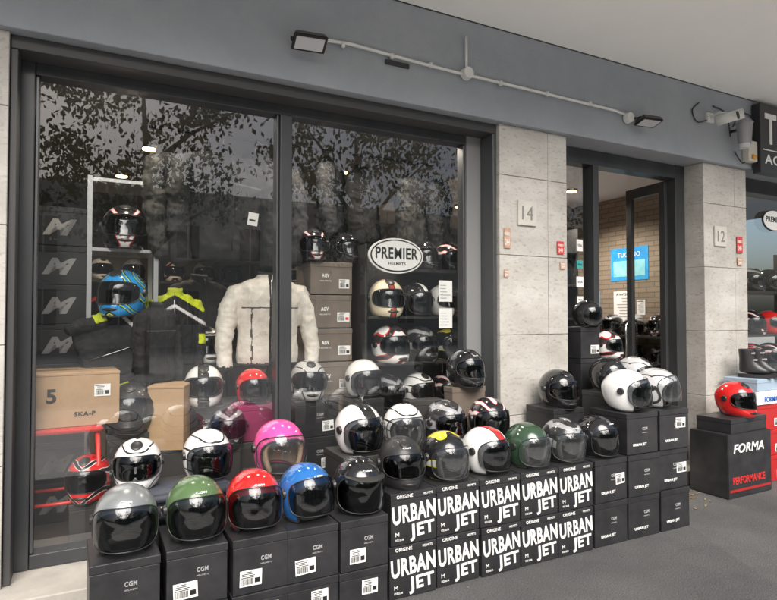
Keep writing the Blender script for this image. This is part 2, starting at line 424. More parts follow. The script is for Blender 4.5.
H("jet",silver_graphic,3.71,2.90,.842,28,"silver graphic open-face helmet with clear visor on a black box stack",vis=clear_visor,tilt=14,scale=1.08)
H("full",black_paint,3.09,3.24,.84,-10,"black helmet behind the three-high box stack") 
H("jet",pink_paint,1.01,3.28,.605,-4,"pink open-face helmet with clear visor on a dark box",vis=clear_visor,tilt=3,scale=1.17,lin=lining_light)
H("jet",white_stripe,1.50,3.25,.68,4,"white open-face helmet with black stripe on a dark box",tilt=2,scale=1.1,vis=half_smoke)
H("jet",white_black,1.81,3.25,.68,-6,"white and black graphic helmet on a dark box",vis=clear_visor)
H("full",grey_graphic,2.12,3.25,.68,5,"black full-face helmet with grey graphics on a dark box")
H("jet",black_red,2.43,3.20,.68,-4,"black and red graphic open-face helmet on a dark box",vis=half_smoke)
H("full",black_paint,2.45,3.49,.995,6,"glossy black full-face helmet on a taupe box",logo="AGX")
H("full",black_paint,3.60,3.24,.92,10,"black full-face helmet on stacked boxes by the door",scale=.98)
H("full",silver_graphic,3.90,3.24,.92,20,"grey graphic helmet on stacked boxes by the door",scale=.98)
plainstack(3.66,3.55,.22,.18,.255,5,black_card,z0=.125,st=True,label="tall narrow black box stack beside the door glass")
H("jet",black_paint,3.66,3.50,1.405,12,"small black helmet on tall box stack by the door",scale=.85,vis=half_smoke)
plainstack(3.88,3.55,.20,.18,.255,4,black_card,z0=.125,st=True,label="tall narrow black box stack beside the door glass")
H("full",white_red,3.89,3.50,1.15,14,"small white and red helmet on tall boxes by the door",scale=.85)

def topcase(x,y,z,label,w=.56,d=.30,h=.26):
    e=empty("luggage_case",(x,y,z),R(3))
    def half(h0,h1,name,m):
        bm=bmesh.new(); bmesh.ops.create_cube(bm,size=1)
        for v in bm.verts:
            t=(v.co.z+.5); f=(1 if (t<.5)==(name=="case_lid") else .9)
            v.co=Vector((v.co.x*w*f,v.co.y*d*f,h0+t*(h1-h0)))
        bmesh.ops.bevel(bm,geom=bm.edges[:],offset=.022,segments=4,affect='EDGES')
        return obj(name,bm2me(bm,name,True,[m]),e)
    m=mat("case_nylon",(.03,.034,.05),.6,c2=(.045,.05,.065),ns=30,bump=.3,bs=200)
    half(0,h*.55,"case_body",m); half(h*.56,h,"case_lid",m)
    bm=bmesh.new(); tube(bm,[(-w*.49,-d/2*.93,h*.55),(0,-d/2*1.02,h*.55),(w*.49,-d/2*.93,h*.55)],.006,8)
    obj("zip_seam",bm2me(bm,"zip_seam",True,[grey_ink]),e)
    bm=bmesh.new(); tube(bm,[(-.07,-d/2*.97,h*.40),(-.06,-d/2-.03,h*.36),(.06,-d/2-.03,h*.36),(.07,-d/2*.97,h*.40)],.008,8)
    obj("carry_handle",bm2me(bm,"carry_handle",True,[rubber]),e)
    tag(e,label,"case"); return e
topcase(.44,3.2,.474,"dark soft luggage case on black boxes behind helmets",h=.17)
H("jet",white_black,.60,3.22,.645,12,"white and black open-face helmet on a dark case",scale=.98,vis=half_smoke)
H("full",white_black,.26,3.22,.645,-14,"white and black full-face helmet on a dark case",scale=.92)

# ------------------------------------------------------------------ building
def stonemat():
    m,nt,b=_new("travertine"); N=nt.nodes;L=nt.links
    tc=N.new("ShaderNodeTexCoord"); mp=N.new("ShaderNodeMapping"); mp.inputs["Scale"].default_value=(1,1,2.2); L.new(tc.outputs["Object"],mp.inputs[0])
    n1=N.new("ShaderNodeTexNoise"); n1.inputs["Scale"].default_value=1.6; n1.inputs["Detail"].default_value=12; n1.inputs["Roughness"].default_value=.7
    n2=N.new("ShaderNodeTexNoise"); n2.inputs["Scale"].default_value=26; n2.inputs["Detail"].default_value=6
    L.new(mp.outputs[0],n1.inputs["Vector"]); L.new(mp.outputs[0],n2.inputs["Vector"])
    r1=N.new("ShaderNodeValToRGB"); r1.color_ramp.elements[0].position=.30; r1.color_ramp.elements[1].position=.66; r1.color_ramp.elements[0].color=(.37,.35,.315,1); r1.color_ramp.elements[1].color=(.57,.55,.52,1)
    r2=N.new("ShaderNodeValToRGB"); r2.color_ramp.elements[0].position=.30; r2.color_ramp.elements[1].position=.45; r2.color_ramp.elements[0].color=(.74,.72,.69,1); r2.color_ramp.elements[1].color=(1,1,1,1)
    L.new(n1.outputs["Fac"],r1.inputs[0]); L.new(n2.outputs["Fac"],r2.inputs[0])
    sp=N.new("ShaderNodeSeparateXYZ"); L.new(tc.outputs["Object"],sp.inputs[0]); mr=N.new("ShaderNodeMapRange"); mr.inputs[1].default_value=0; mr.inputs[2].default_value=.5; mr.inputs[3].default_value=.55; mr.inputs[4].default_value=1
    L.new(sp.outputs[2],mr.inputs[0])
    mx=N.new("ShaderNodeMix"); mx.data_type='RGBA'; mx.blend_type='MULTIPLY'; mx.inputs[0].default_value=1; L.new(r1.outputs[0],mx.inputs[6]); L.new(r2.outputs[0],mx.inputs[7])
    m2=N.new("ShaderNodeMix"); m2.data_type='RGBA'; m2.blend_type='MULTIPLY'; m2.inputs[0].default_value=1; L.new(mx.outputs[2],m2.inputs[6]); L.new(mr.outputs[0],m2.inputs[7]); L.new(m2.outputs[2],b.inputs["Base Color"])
    bp=N.new("ShaderNodeBump"); bp.inputs["Strength"].default_value=.2; bp.inputs["Distance"].default_value=.004; L.new(n2.outputs["Fac"],bp.inputs["Height"]); L.new(bp.outputs[0],b.inputs["Normal"]); b.inputs["Roughness"].default_value=.55
    return m
stone=stonemat()
beam_m=mat("grey_plaster",(.26,.285,.315),.6,c2=(.34,.36,.39),ns=1.3,bump=.3,bs=70,detail=12,lo=.3,hi=.7)
soffit_m=mat("white_plaster",(.92,.915,.90),.8,c2=(.89,.885,.87),ns=1.5,bump=.1)
dark_m=mat("shutter_dark",(.05,.05,.052),.5)
bld=empty("shop_building",(0,3.5,0)); tag(bld,"grey beamed shopfront building with travertine pillars and white overhang","building")
def bb(name,x0,x1,y0,y1,z0,z1,m,bev=.003):
    o=box(name,x0,x1,y0,y1,z0,z1,m,bld,bev); o.location=Vector(o.location)-Vector(bld.location); return o
bb("lintel_beam",-6,14,3.42,3.85,2.93,3.61,beam_m,.006)
bb("overhang_ceiling",-6,14,1.95,3.415,3.61,3.75,soffit_m,.004)
bb("upper_wall",-6,14,1.98,9,3.752,8.0,mat("upper_plaster",(.45,.40,.33),.8,c2=(.5,.45,.38),ns=2),.01)
def column(x0,x1,y0,y1,splits,name="stone_pillar"):
    bm=bmesh.new(); zs=[.0,.15,.75,1.35,1.95,2.55,2.93]
    for a,b in zip(zs,zs[1:]):
        ed=[x0]+splits+[x1]
        for c,d in zip(ed,ed[1:]):
            j=random.uniform(-.0015,.0015)
            r=bmesh.ops.create_cube(bm,size=1)
            for v in r['verts']: v.co=Vector(((c+d)/2+v.co.x*(d-c-.004),(y0+y1)/2+v.co.y*(y1-y0)+j,(a+b)/2+v.co.z*(b-a-.004)))
    addbox(bm,((x0+x1)/2,(y0+y1)/2+.006,1.465),(x1-x0-.012,y1-y0-.012,2.92))
    bmesh.ops.bevel(bm,geom=bm.edges[:],offset=.0025,segments=1,affect='EDGES')
    return obj(name,bm2me(bm,name,False,[stone]),bld,-Vector(bld.location))
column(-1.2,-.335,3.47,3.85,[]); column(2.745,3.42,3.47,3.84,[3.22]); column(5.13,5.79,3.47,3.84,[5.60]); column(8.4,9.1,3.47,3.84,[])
win=empty("shop_window",(0,.2,0),parent=bld)
def wb(name,x0,x1,y0,y1,z0,z1,m=frame_m,bev=.004,par=win,off=(0,3.7,0)):
    o=box(name,x0,x1,y0,y1,z0,z1,m,par,bev); o.location=Vector(o.location)-Vector(off); return o
bead=mat("bead",(.10,.104,.11),.35,metal=.5)
wb("window_frame",-.333,-.235,3.66,3.78,.15,2.93)
wb("window_frame",2.585,2.743,3.66,3.78,.15,2.93,mat("grey_jamb",(.22,.225,.23),.5))
wb("window_frame",-.233,2.583,3.665,3.775,2.80,2.93)
wb("window_frame",-.233,2.583,3.665,3.775,.15,.225)
wb("window_mullion",1.125,1.205,3.655,3.78,.227,2.798)
wb("inner_bead",-.233,-.215,3.68,3.76,.227,2.798,bead)
wb("inner_bead",2.565,2.583,3.68,3.76,.227,2.798,bead)
wb("inner_bead",1.108,1.124,3.68,3.76,.227,2.798,bead)
wb("shutter_housing",-.333,2.743,3.5,3.655,2.86,2.928,dark_m)
wb("shutter_guide",-.333,-.30,3.5,3.655,.15,2.858,dark_m); wb("shutter_guide",2.71,2.742,3.5,3.655,.15,2.858,bead)
def pane(x0,x1,z0,z1,y,par,off,m=glass_m,name="glass_pane"):
    bm=bmesh.new(); vs=[bm.verts.new(p) for p in ((x0,y,z0),(x1,y,z0),(x1,y,z1),(x0,y,z1))]; bm.faces.new(vs)
    return obj(name,bm2me(bm,name,False,[m]),par,-Vector(off))
pane(-.234,1.126,.224,2.801,3.72,win,(0,3.7,0)); pane(1.204,2.584,.224,2.801,3.72,win,(0,3.7,0))
thr=mat("threshold_stone",(.5,.47,.42),.6,c2=(.34,.32,.29),ns=3,bump=.2,detail=10)
bb("stone_threshold",-6,3.0,3.30,3.90,.0,.148,thr,.006)
bb("stone_threshold",3.01,9.5,3.40,3.90,.0,.12,thr,.006)
door=empty("shop_door",(0,.2,0),parent=bld); O=(0,3.7,0)
wb("door_frame",3.422,3.49,3.66,3.78,.12,2.93,par=door)
wb("door_frame",3.91,3.975,3.655,3.78,.12,2.80,par=door)
wb("door_frame",4.99,5.128,3.66,3.78,.12,2.93,par=door)
wb("door_frame",3.492,4.988,3.66,3.785,2.80,2.925,par=door)
wb("door_frame",3.492,3.908,3.665,3.775,.12,.22,par=door)
pane(3.49,3.91,.22,2.80,3.72,door,O,glass_door)
leaf=empty("door_leaf",(4.98,.05,.13),parent=door); leaf.rotation_euler=(0,0,R(84))
def lf(name,x0,x1,z0,z1,m=frame_m): return box(name,x0,x1,-.022,.022,z0,z1,m,leaf,.003)
lf("door_leaf_frame",0,.07,0,2.66);lf("door_leaf_frame",.43,.50,0,2.66);lf("door_leaf_frame",.071,.429,0,.12);lf("door_leaf_frame",.071,.429,2.56,2.66)
bm=bmesh.new(); vs=[bm.verts.new(p) for p in ((.07,0,.12),(.43,0,.12),(.43,0,2.56),(.07,0,2.56))]; bm.faces.new(vs)
obj("door_glass",bm2me(bm,"door_glass",False,[glass_door]),leaf)
bm=bmesh.new(); tube(bm,[(.465,.03,.9),(.465,.07,.93),(.465,.07,1.27),(.465,.03,1.3)],.01,8); obj("door_handle",bm2me(bm,"door_handle",True,[chrome]),leaf)
int_wall=mat("interior_wall",(.12,.11,.10),.85,c2=(.16,.145,.13),ns=2)
int_ceil=mat("interior_ceiling",(.18,.17,.16),.8)
ceil2=mat("interior_white_ceiling",(.75,.72,.70),.8)
int_floor=mat("interior_floor",(.16,.13,.11),.35,c2=(.20,.165,.14),ns=3)
bb("interior_floor",-1.2,5.98,3.905,8.2,.02,.14,int_floor,0)
bb("interior_back_wall",-1.2,5.98,8.2,8.3,.02,3.1,int_wall,0)
bb("interior_side_wall",-1.3,-1.2,3.86,8.2,.02,3.1,int_wall,0)
bb("interior_ceiling",-1.2,3.5,3.86,8.2,2.95,3.1,int_ceil,0)
bb("interior_ceiling",3.502,5.98,3.86,8.2,2.95,3.1,ceil2,0)
def slatmat():
    m,nt,b=_new("brown_brick_wall"); N=nt.nodes;L=nt.links
    tc=N.new("ShaderNodeTexCoord")
    br=N.new("ShaderNodeTexBrick"); br.inputs["Color1"].default_value=(.27,.215,.155,1); br.inputs["Color2"].default_value=(.22,.175,.125,1); br.inputs["Mortar"].default_value=(.14,.115,.09,1)
    br.inputs["Scale"].default_value=1; br.inputs["Brick Width"].default_value=.22; br.inputs["Row Height"].default_value=.06; br.inputs["Mortar Size"].default_value=.006
    sx=N.new("ShaderNodeSeparateXYZ"); cx=N.new("ShaderNodeCombineXYZ")
    L.new(tc.outputs["Object"],sx.inputs[0]); L.new(sx.outputs[1],cx.inputs[0]); L.new(sx.outputs[2],cx.inputs[1]); L.new(cx.outputs[0],br.inputs[0]); L.new(br.outputs[0],b.inputs["Base Color"])
    b.inputs["Roughness"].default_value=.7; return m
bb("interior_partition_wall",5.88,5.98,3.86,8.19,.145,2.945,slatmat(),0)
def poster(name,y0,y1,z0,z1,label,body,cat="poster",m=paper):
    e=empty(name,(5.878,(y0+y1)/2,z0)); w=abs(y1-y0); h=z1-z0
    box("poster_sheet",-.004,0,-w/2,w/2,0,h,m,e,0)
    body(e,w,h); tag(e,label,cat)
def pb(e,w,h):
    box("poster_picture",-.007,-.0045,-w*.42,w*.42,h*.12,h*.6,mat("cyan_print",(.15,.5,.6),.5,c2=(.3,.6,.65),ns=9),e,0)
    text("poster_lettering","TUCANO",w*.6,h*.14,white_ink,e,(-.007,0,h*.78),(R(90),0,R(-90)))
poster("wall_poster",4.67,5.22,1.92,2.32,"blue poster with cyan picture on brown brick wall",pb,m=mat("blue_poster",(.02,.25,.62),.45,c2=(.05,.4,.75),ns=4))
def pt(e,w,h):
    for i in range(7): box("printed_line",-.006,-.0045,-w*.36,w*random.uniform(.0,.36),h*(.15+.1*i),h*(.18+.1*i),grey_ink,e,0)
    text("printed_heading","AVVISO",w*.7,h*.08,black_ink,e,(-.006,0,h*.9),(R(90),0,R(-90)))
poster("paper_notice",4.90,5.18,1.42,1.79,"white paper notice taped on brown brick wall",pt,"notice")
poster("paper_notice",5.42,5.58,1.9,2.15,"small white paper notice on brown brick wall",pt,"notice")
poster("paper_notice",5.40,5.60,1.50,1.8,"blue and white paper notice on brown brick wall",pt,"notice",mat("lightblue_paper",(.35,.5,.65),.6))
poster("paper_notice",4.72,4.84,1.5,1.68,"small white price notice on brown brick wall",pt,"notice")
wood=mat("black_shelf",(.03,.03,.03),.4)
e=empty("wall_shelf_unit",(5.70,5.0,.14))
for z in (.35,.75,1.10): box("shelf_board",-.16,.16,-.75,.75,z,z+.025,wood,e,.002)
for y in (-.76,0,.76): box("shelf_upright",-.16,.16,y-.009,y+.009,0,1.125 if y else .34,wood,e,.002)
tag(e,"low black shelf unit along the brick wall inside door","shelf")
for z in (.516,.916,1.266):
    for k,y in enumerate((4.40,4.72,5.04,5.36,5.62)):
        helmet(("full","jet")[k%2],(black_paint,white_black,black_red,silver_graphic,grey_graphic)[(k+int(z*10))%5],5.70,y,z,-70,"graphic helmet on the low shelf inside the door",scale=.95,vis=half_smoke)
e=empty("wall_shelf_unit",(5.08,5.35,.14))
for z in (.5,.9,1.3,1.7,2.1): box("shelf_board",-.20,.20,-.15,.15,z,z+.025,wood,e,.002)
for x in (-.21,.21): box("shelf_upright",x-.009,x+.009,-.15,.15,0,2.4,wood,e,.002)
tag(e,"tall narrow black shelf tower inside the shop door","shelf")
for k,z in enumerate((.666,1.066,1.466,1.866,2.266)): helmet(("full","jet")[k%2],(white_paint,black_red,silver_graphic,black_paint,white_red)[k],5.08,5.33,z,-25,"helmet on the tall shelf tower inside the door",vis=half_smoke)
for z,w,h,m in ((2.05,.07,.10,paper),(1.9,.07,.07,mat("teal_sticker",(.05,.35,.35),.5)),(1.74,.08,.09,paper),(1.6,.07,.06,paper)):
    e=empty("window_sticker",(3.80,3.712,z)); box("sticker_sheet",-w/2,w/2,-.002,0,0,h,m,e,0)
    text("sticker_lettering","VISA",w*.7,h*.25,black_ink,e,(0,-.003,h/2),ext=.0008); tag(e,"small card payment sticker on the glass beside the door","sticker","stickers on door glass")

def plaque(x,z,t,w=.18,h=.19,y=3.466):
    e=empty("house_number_plaque",(x,y,z)); box("plaque_plate",-w/2,w/2,-.014,0,0,h,mat("plaque_stone",(.6,.58,.53),.5,c2=(.5,.48,.44),ns=10),e,.004)
    text("plaque_number",t,w*.6,h*.55,mat("carved_grey",(.2,.2,.19),.6),e,(0,-.0152,h/2)); tag(e,"square stone house number plaque on a travertine pillar","plaque","house number plaques")
plaque(3.0,2.18,"14"); plaque(5.36,2.15,"12")
osm=mat("orange_sticker",(.48,.22,.13),.7,c2=(.5,.42,.34),ns=30)
def rsticker(x,z,w,h,m=None):
    e=empty("wall_sticker",(x,3.462,z)); box("sticker_sheet",-w/2,w/2,-.002,0,0,h,m or osm,e,0)
    text("sticker_lettering","FABBRO",w*.8,h*.16,paper,e,(0,-.003,h*.7),ext=.0008); text("sticker_lettering","24H",w*.6,h*.3,paper,e,(0,-.003,h*.3),ext=.0008)
    tag(e,"small worn red locksmith sticker on a stone pillar","sticker","stickers on pillars")
rs=mat("red_sticker",(.5,.05,.05),.6)
rsticker(2.81,2.0,.06,.15);rsticker(3.34,1.98,.07,.10,rs);rsticker(3.36,1.86,.05,.06);rsticker(2.80,1.78,.04,.06);rsticker(5.66,2.1,.09,.16,rs);rsticker(5.66,1.98,.08,.08)

pvc=mat("white_pvc",(.75,.75,.73),.45,c2=(.64,.64,.62),ns=6); diffuser=mat("lamp_diffuser",(.6,.61,.63),.25,coat=.5)
def flood(x,z,rz,rx,label):
    e=empty("floodlight",(x,3.30,z),R(rz))
    bm=bmesh.new(); bmesh.ops.create_cube(bm,size=1)
    for v in bm.verts: v.co=Vector((v.co.x*.21*(1 if v.co.y<0 else .82),v.co.y*.045,v.co.z*.13*(1 if v.co.y<0 else .8)))
    bmesh.ops.bevel(bm,geom=bm.edges[:],offset=.006,segments=2,affect='EDGES')
    obj("lamp_housing",bm2me(bm,"lamp_housing",False,[plastic]),e,rot=(R(rx),0,0))
    bm=bmesh.new(); addbox(bm,(0,-.0245,0),(.17,.003,.09)); obj("lamp_glass",bm2me(bm,"lamp_glass",False,[diffuser]),e,rot=(R(rx),0,0))
    bm=bmesh.new(); tube(bm,[(-.1,.02,.0),(-.1,.07,.04),(.1,.07,.04),(.1,.02,0)],.007,6); addbox(bm,(0,.085,.04),(.06,.06,.03)); obj("mounting_bracket",bm2me(bm,"bracket",False,[plastic]),e)
    tag(e,label,"light","floodlights on the beam")
flood(1.19,3.14,-8,66,"black rectangular LED floodlight mounted on grey beam"); flood(4.17,3.12,-8,76,"black rectangular LED floodlight tilted down from grey beam")
e=empty("cable_conduit",(2.4,3.41,3.2)); bm=bmesh.new()
tube(bm,[(-1.1,-.01,-.02),(-1.05,-.012,.02),(-.9,-.012,.03),(-.35,-.012,.01),(-.1,-.012,.005),(.6,-.012,0),(1.5,-.012,-.01),(1.64,-.012,-.03)],.011,8)
tube(bm,[(0,-.012,.0),(0,-.012,.28)],.010,8)
for x in (-.95,-.6,-.3,.3,.75,1.2): addbox(bm,(x,-.014,.012 if x<0 else -.002),(.02,.03,.034))
obj("conduit_pipe",bm2me(bm,"conduit_pipe",True,[pvc]),e)
for x,z in((0,.01),(1.64,-.05)):
    bm=bmesh.new(); addcyl(bm,(0,0,0),.045,.04,.045,Euler((R(90),0,0)),28); obj("junction_box",bm2me(bm,"junction_box",False,[pvc]),e,(x,-.025,z))
tag(e,"white plastic cable conduit with round junction boxes on grey beam","conduit")
e=empty("alarm_nameplate",(1.85,3.418,3.16)); box("plate_body",-.09,.09,-.014,0,0,.03,plastic,e,.003); tag(e,"small dark plate fixed to the grey beam","plate")

e=empty("security_camera",(5.15,3.42,3.28)); grey_m=mat("grey_metal",(.35,.35,.36),.4,metal=.4)
bm=bmesh.new(); addcyl(bm,(0,-.2,0),.045,.045,.22,Euler((R(80),0,R(30))),20); obj("camera_body",bm2me(bm,"b",True,[pvc]),e)
bm=bmesh.new(); addcyl(bm,(-.052,-.305,-.02),.036,.036,.02,Euler((R(80),0,R(30))),20); obj("camera_lens",bm2me(bm,"l",True,[black_paint]),e)
bm=bmesh.new(); tube(bm,[(.0,0,.05),(0,-.1,.07),(.02,-.16,.05)],.014,8); addbox(bm,(0,-.01,.05),(.09,.02,.09)); obj("camera_bracket",bm2me(bm,"k",False,[pvc]),e)
tag(e,"white bullet security camera on grey beam above pillar","camera")
e=empty("wall_lantern",(5.48,3.42,3.1)); bm=bmesh.new(); addcyl(bm,(0,-.13,.1),.055,.07,.2,None,20); addcyl(bm,(0,-.13,.22),.08,.03,.05,None,20); obj("lantern_body",bm2me(bm,"lb",False,[grey_m]),e)
bm=bmesh.new(); addcyl(bm,(0,-.13,-.02),.045,.05,.04,None,20); obj("lantern_glass",bm2me(bm,"lg",False,[diffuser]),e)
bm=bmesh.new(); tube(bm,[(0,0,.15),(0,-.07,.15)],.015,8); obj("lantern_arm",bm2me(bm,"la",True,[plastic]),e)
tag(e,"grey cylindrical wall lantern on beam beside camera","lantern")
def spline(pts):
    P=[Vector(p) for p in pts]; fine=[]
    for i in range(len(P)-1):
        for k in range(6):
            t=k/6; p0=P[max(i-1,0)];p1=P[i];p2=P[i+1];p3=P[min(i+2,len(P)-1)]
            fine.append(.5*((2*p1)+(-p0+p2)*t+(2*p0-5*p1+4*p2-p3)*t*t+(-p0+3*p1-3*p2+p3)*t**3))
    return fine+[P[-1]]
for pts in ([(5.5,3.41,3.3),(5.6,3.40,3.44),(5.8,3.40,3.42),(5.78,3.40,3.2)],[(5.46,3.41,3.2),(5.38,3.40,3.4),(5.2,3.41,3.45)],[(5.7,3.41,3.0),(5.6,3.39,2.96),(5.5,3.40,3.06)],[(5.1,3.41,3.3),(4.95,3.40,3.26),(4.9,3.41,3.36),(5.0,3.41,3.45)]):
    e=empty("loose_cable",pts[0]); bm=bmesh.new()
    tube(bm,spline([Vector(p)-Vector(pts[0]) for p in pts]),.006,6); obj("cable",bm2me(bm,"cable",True,[plastic]),e); tag(e,"loose black cable looped across grey beam","cable","loose cables on beam")
e=empty("alarm_box",(5.72,3.42,2.98)); box("alarm_housing",-.07,.07,-.07,0,0,.20,mat("cream_plastic",(.6,.57,.5),.5),e,.01)
box("alarm_strobe",-.03,.03,-.09,-.071,.02,.06,mat("amber",(.6,.3,.05),.3),e,.004); tag(e,"cream alarm box on beam above second pillar","alarm")

# ------------------------------------------------------------------ window merchandise
W_="boxes in the shop window"
steel=mat("galvanised_steel",(.5,.51,.52),.35,metal=.8)
e=empty("shelving_rack",(.24,4.42,.14))
for sx in(-1,1):
    for sy in(-1,1):
        bm=bmesh.new(); addbox(bm,(sx*.2,sy*.19,1.13),(.028,.028,2.26)); obj("rack_post",bm2me(bm,"posts",False,[steel]),e)
for z in (.25,.80,1.345,1.785,2.24):
    bm=bmesh.new(); addbox(bm,(0,0,z),(.372,.40,.022)); obj("rack_shelf",bm2me(bm,"sh",False,[steel]),e)
tag(e,"silver metal shelving rack holding helmets inside shop window","rack")
H("full",black_red,.25,4.28,1.937,-8,"black and red graphic full-face helmet on a metal rack",scale=1.14,vis=half_smoke)
H("full",blue_yellow,.24,4.24,1.497,-30,"blue and yellow graphic full-face helmet on a metal rack",scale=1.18)
H("full",grey_graphic,.26,4.36,.952,-8,"dark graphic full-face helmet on a metal rack",scale=1.08)
for r in range(8):
    b=carton(.38,.36,.258,-.13,4.62,.142+.26*r,black_card,"black box with silver arrow mark stacked inside shop window",random.uniform(-2,2),W_)
    text("printed_logo","M",.20,.11,grey_ink,b,(0,-.1808,.12),bold=.05,shear=.4)
redm=mat("red_enamel",(.6,.04,.03),.35)
e=empty("red_stool",(-.08,3.96,.14)); bm=bmesh.new(); addbox(bm,(0,0,.705),(.40,.36,.03)); bmesh.ops.bevel(bm,geom=bm.edges[:],offset=.01,segments=2,affect='EDGES'); obj("seat",bm2me(bm,"s",False,[redm]),e)
for sx in(-1,1):
    for sy in(-1,1):
        bm=bmesh.new(); tube(bm,[(sx*.17,sy*.14,.69),(sx*.20,sy*.18,0)],.014,8); obj("leg",bm2me(bm,"l",True,[redm]),e)
z=.30; f=1+(.69-z)/.69*.2; p=[(-.17*f,-.14*f,z),(.17*f,-.14*f,z),(.17*f,.14*f,z),(-.17*f,.14*f,z)]
for a,b in zip(p,p[1:]+p[:1]):
    bm=bmesh.new(); tube(bm,[a,b],.01,8); obj("rung",bm2me(bm,"r",True,[redm]),e)
tag(e,"red painted metal stool with brown box on top","stool")
b=carton(.45,.40,.31,-.03,4.02,.862,kraft,"brown cardboard box with printed lettering on a red stool",4,W_,lid=.02)
text("printed_lettering","5",.05,.08,black_ink,b,(-.13,-.2008,.18),bold=.03); text("printed_lettering","SKA-P",.11,.025,black_ink,b,(.04,-.2008,.07),bold=.02); obj("barcode_sticker",stickers[2],b,(.13,-.2015,.2))
box("packing_tape",-.224,.2245,-.03,.03,.310,.3112,mat("brown_tape",(.42,.28,.13),.2,coat=.3),b,0)
for w_,d_,h_,x_,y_,z_,m_,r_ in ((.22,.30,.40,.52,4.02,.66,kraft,-20),(.30,.34,.26,.50,4.05,.142,dark_card,0),(.30,.34,.255,.50,4.05,.403,dark_card,0)):
    carton(w_,d_,h_,x_,y_,z_,m_,"upright brown cardboard box beside helmets" if m_==kraft else "dark box under upright brown box",r_,W_,lid=.02)
H("full",black_matt,.28,3.99,.79,-10,"dark full-face helmet on boxes beside a brown box",scale=1.14)
plainstack(.26,4.02,.24,.22,.32,2,dark_card,z0=.142,label="dark box supporting a helmet inside window")
H("full",red_white,.05,3.88,.44,-20,"red and white graphic helmet beside red stool legs",scale=.95)
plainstack(.05,3.88,.2,.2,.29,1,dark_card,z0=.142,label="dark low box supporting a red helmet")
for r in range(7):
    b=carton(.34,.34,.246,1.68+random.uniform(-.01,.01),4.30,.142+.2525*r,taupe,"taupe helmet box with white emblem stacked in window",random.uniform(-3,3),W_)
    text("printed_logo","AGV",.06,.03,white_ink,b,(-.05,-.1706,.14),bold=.03); text("printed_logo","HELMETS",.09,.010,white_ink,b,(-.05,-.1706,.10)); obj("barcode_sticker",stickers[r%4],b,(.1,-.1712,.08))
for r in range(6):
    b=carton(.30,.34,.25,2.04,4.56,.142+.2525*r,taupe,"taupe helmet box stacked in window beside other boxes",random.uniform(-3,3),W_)
    text("printed_logo","AGV",.06,.03,white_ink,b,(-.05,-.1706,.14),bold=.03)
H("full",black_red,1.56,4.22,1.912,-6,"black and red helmet on top of taupe boxes",scale=.95)
H("full",black_paint,1.84,4.28,1.912,12,"glossy black helmet on top of taupe boxes",scale=.95)
for r in range(3): logo_box(.33,.3,.255,1.46,4.02,.142+.256*r,(.08,.07),"dark helmet box inside the shop window",rz=2)
H("full",silver_graphic,1.44,4.0,.911,-6,"silver graphic full-face helmet on boxes inside window")
for r in range(3): logo_box(.30,.3,.25,1.02,4.25,.142+.2525*r,(.08,.07),"dark box stacked inside the shop window",rz=-3,m=dark_card)
H("jet",red_paint,1.05,4.02,.90,6,"red open-face helmet on boxes in the window",scale=.9,vis=half_smoke)
carton(.26,.2,.24,1.05,4.0,.659,burg,"burgundy box standing in the shop window",0,W_); carton(.3,.2,.515,1.05,4.0,.142,dark_card,"dark box in the shop window",0,W_)
H("full",grey_graphic,.86,3.90,.66,-10,"dark graphic helmet on a box inside window",scale=.95)
plainstack(.86,3.90,.12,.18,.516,1,dark_card,z0=.142,label="dark box under a helmet inside window")
for x,n,hm in ((.80,4,white_black),(1.36,3,black_red)):
    for r in range(n): logo_box(.28,.28,.25,x,4.5,.142+.252*r,None,"dark box stacked inside the shop window",rz=0)
    H("full",hm,x,4.48,.145+.252*n,8,"graphic full-face helmet on boxes in the window")
for r in range(3): logo_box(.28,.22,.25,.72,4.13,.142+.252*r,(.05,.08),"dark box stacked inside the shop window",rz=0)
H("full",white_stripe,.74,4.11,.90,-8,"white and black helmet on boxes in the window",vis=half_smoke)
for r in range(4): logo_box(.28,.26,.24,1.14,4.72,.142+.242*r,None,"dark box stacked inside the shop window",rz=0)
H("jet",white_paint,1.86,3.96,.905,6,"white helmet on boxes beside the display shelf",vis=half_smoke)
for r in range(3): logo_box(.22,.26,.25,1.86,3.96,.142+.2525*r,None,"dark box beside the display shelf",rz=0)
e=empty("display_shelf_unit",(2.36,4.14,.14))
for z in (.61,.97,1.33,1.70):
    w0=-.44 if z<1.6 else -.02
    box("shelf_board",w0,.44,-.15,.2,z,z+.022,wood,e,.002)
for x in (-.45,.45): box("shelf_upright",x-.009,x+.009,-.12,.2,0,1.9,wood,e,.002)
box("back_panel",-.44,.44,.205,.215,0,1.9,mat("shelf_back",(.05,.05,.05),.6),e,0)
tag(e,"black display shelf unit holding helmets inside window","shelf")
H("full",cream_paint,2.10,4.06,1.493,-4,"cream full-face helmet with red and black stripe on shelf",scale=1.14)
H("jet",black_white,2.39,4.10,1.493,12,"black helmet with white stripe on shelf",vis=half_smoke)
H("full",white_stripe,2.66,4.10,1.493,16,"white full-face helmet with black stripe on shelf")
H("full",white_red,2.14,4.06,1.133,4,"white full-face helmet with red stripes on shelf",scale=1.14)
H("full",grey_graphic,2.43,4.10,1.133,10,"black graphic full-face helmet on shelf",scale=1.08)
H("full",black_yellow,2.70,4.10,1.133,10,"black and yellow full-face helmet on shelf",scale=.98)
H("jet",grey_graphic,2.14,4.10,.773,6,"dark open-face helmet on shelf")
H("full",white_black,2.42,4.10,.773,8,"white and black helmet on shelf")
H("full",black_red,2.69,4.10,.773,8,"black and red helmet on shelf",scale=.98)
H("full",black_paint,2.47,4.12,1.863,8,"black helmet on the top shelf",scale=.95)
H("full",black_red,2.74,4.14,1.863,14,"black and red helmet on the top shelf",scale=.95)
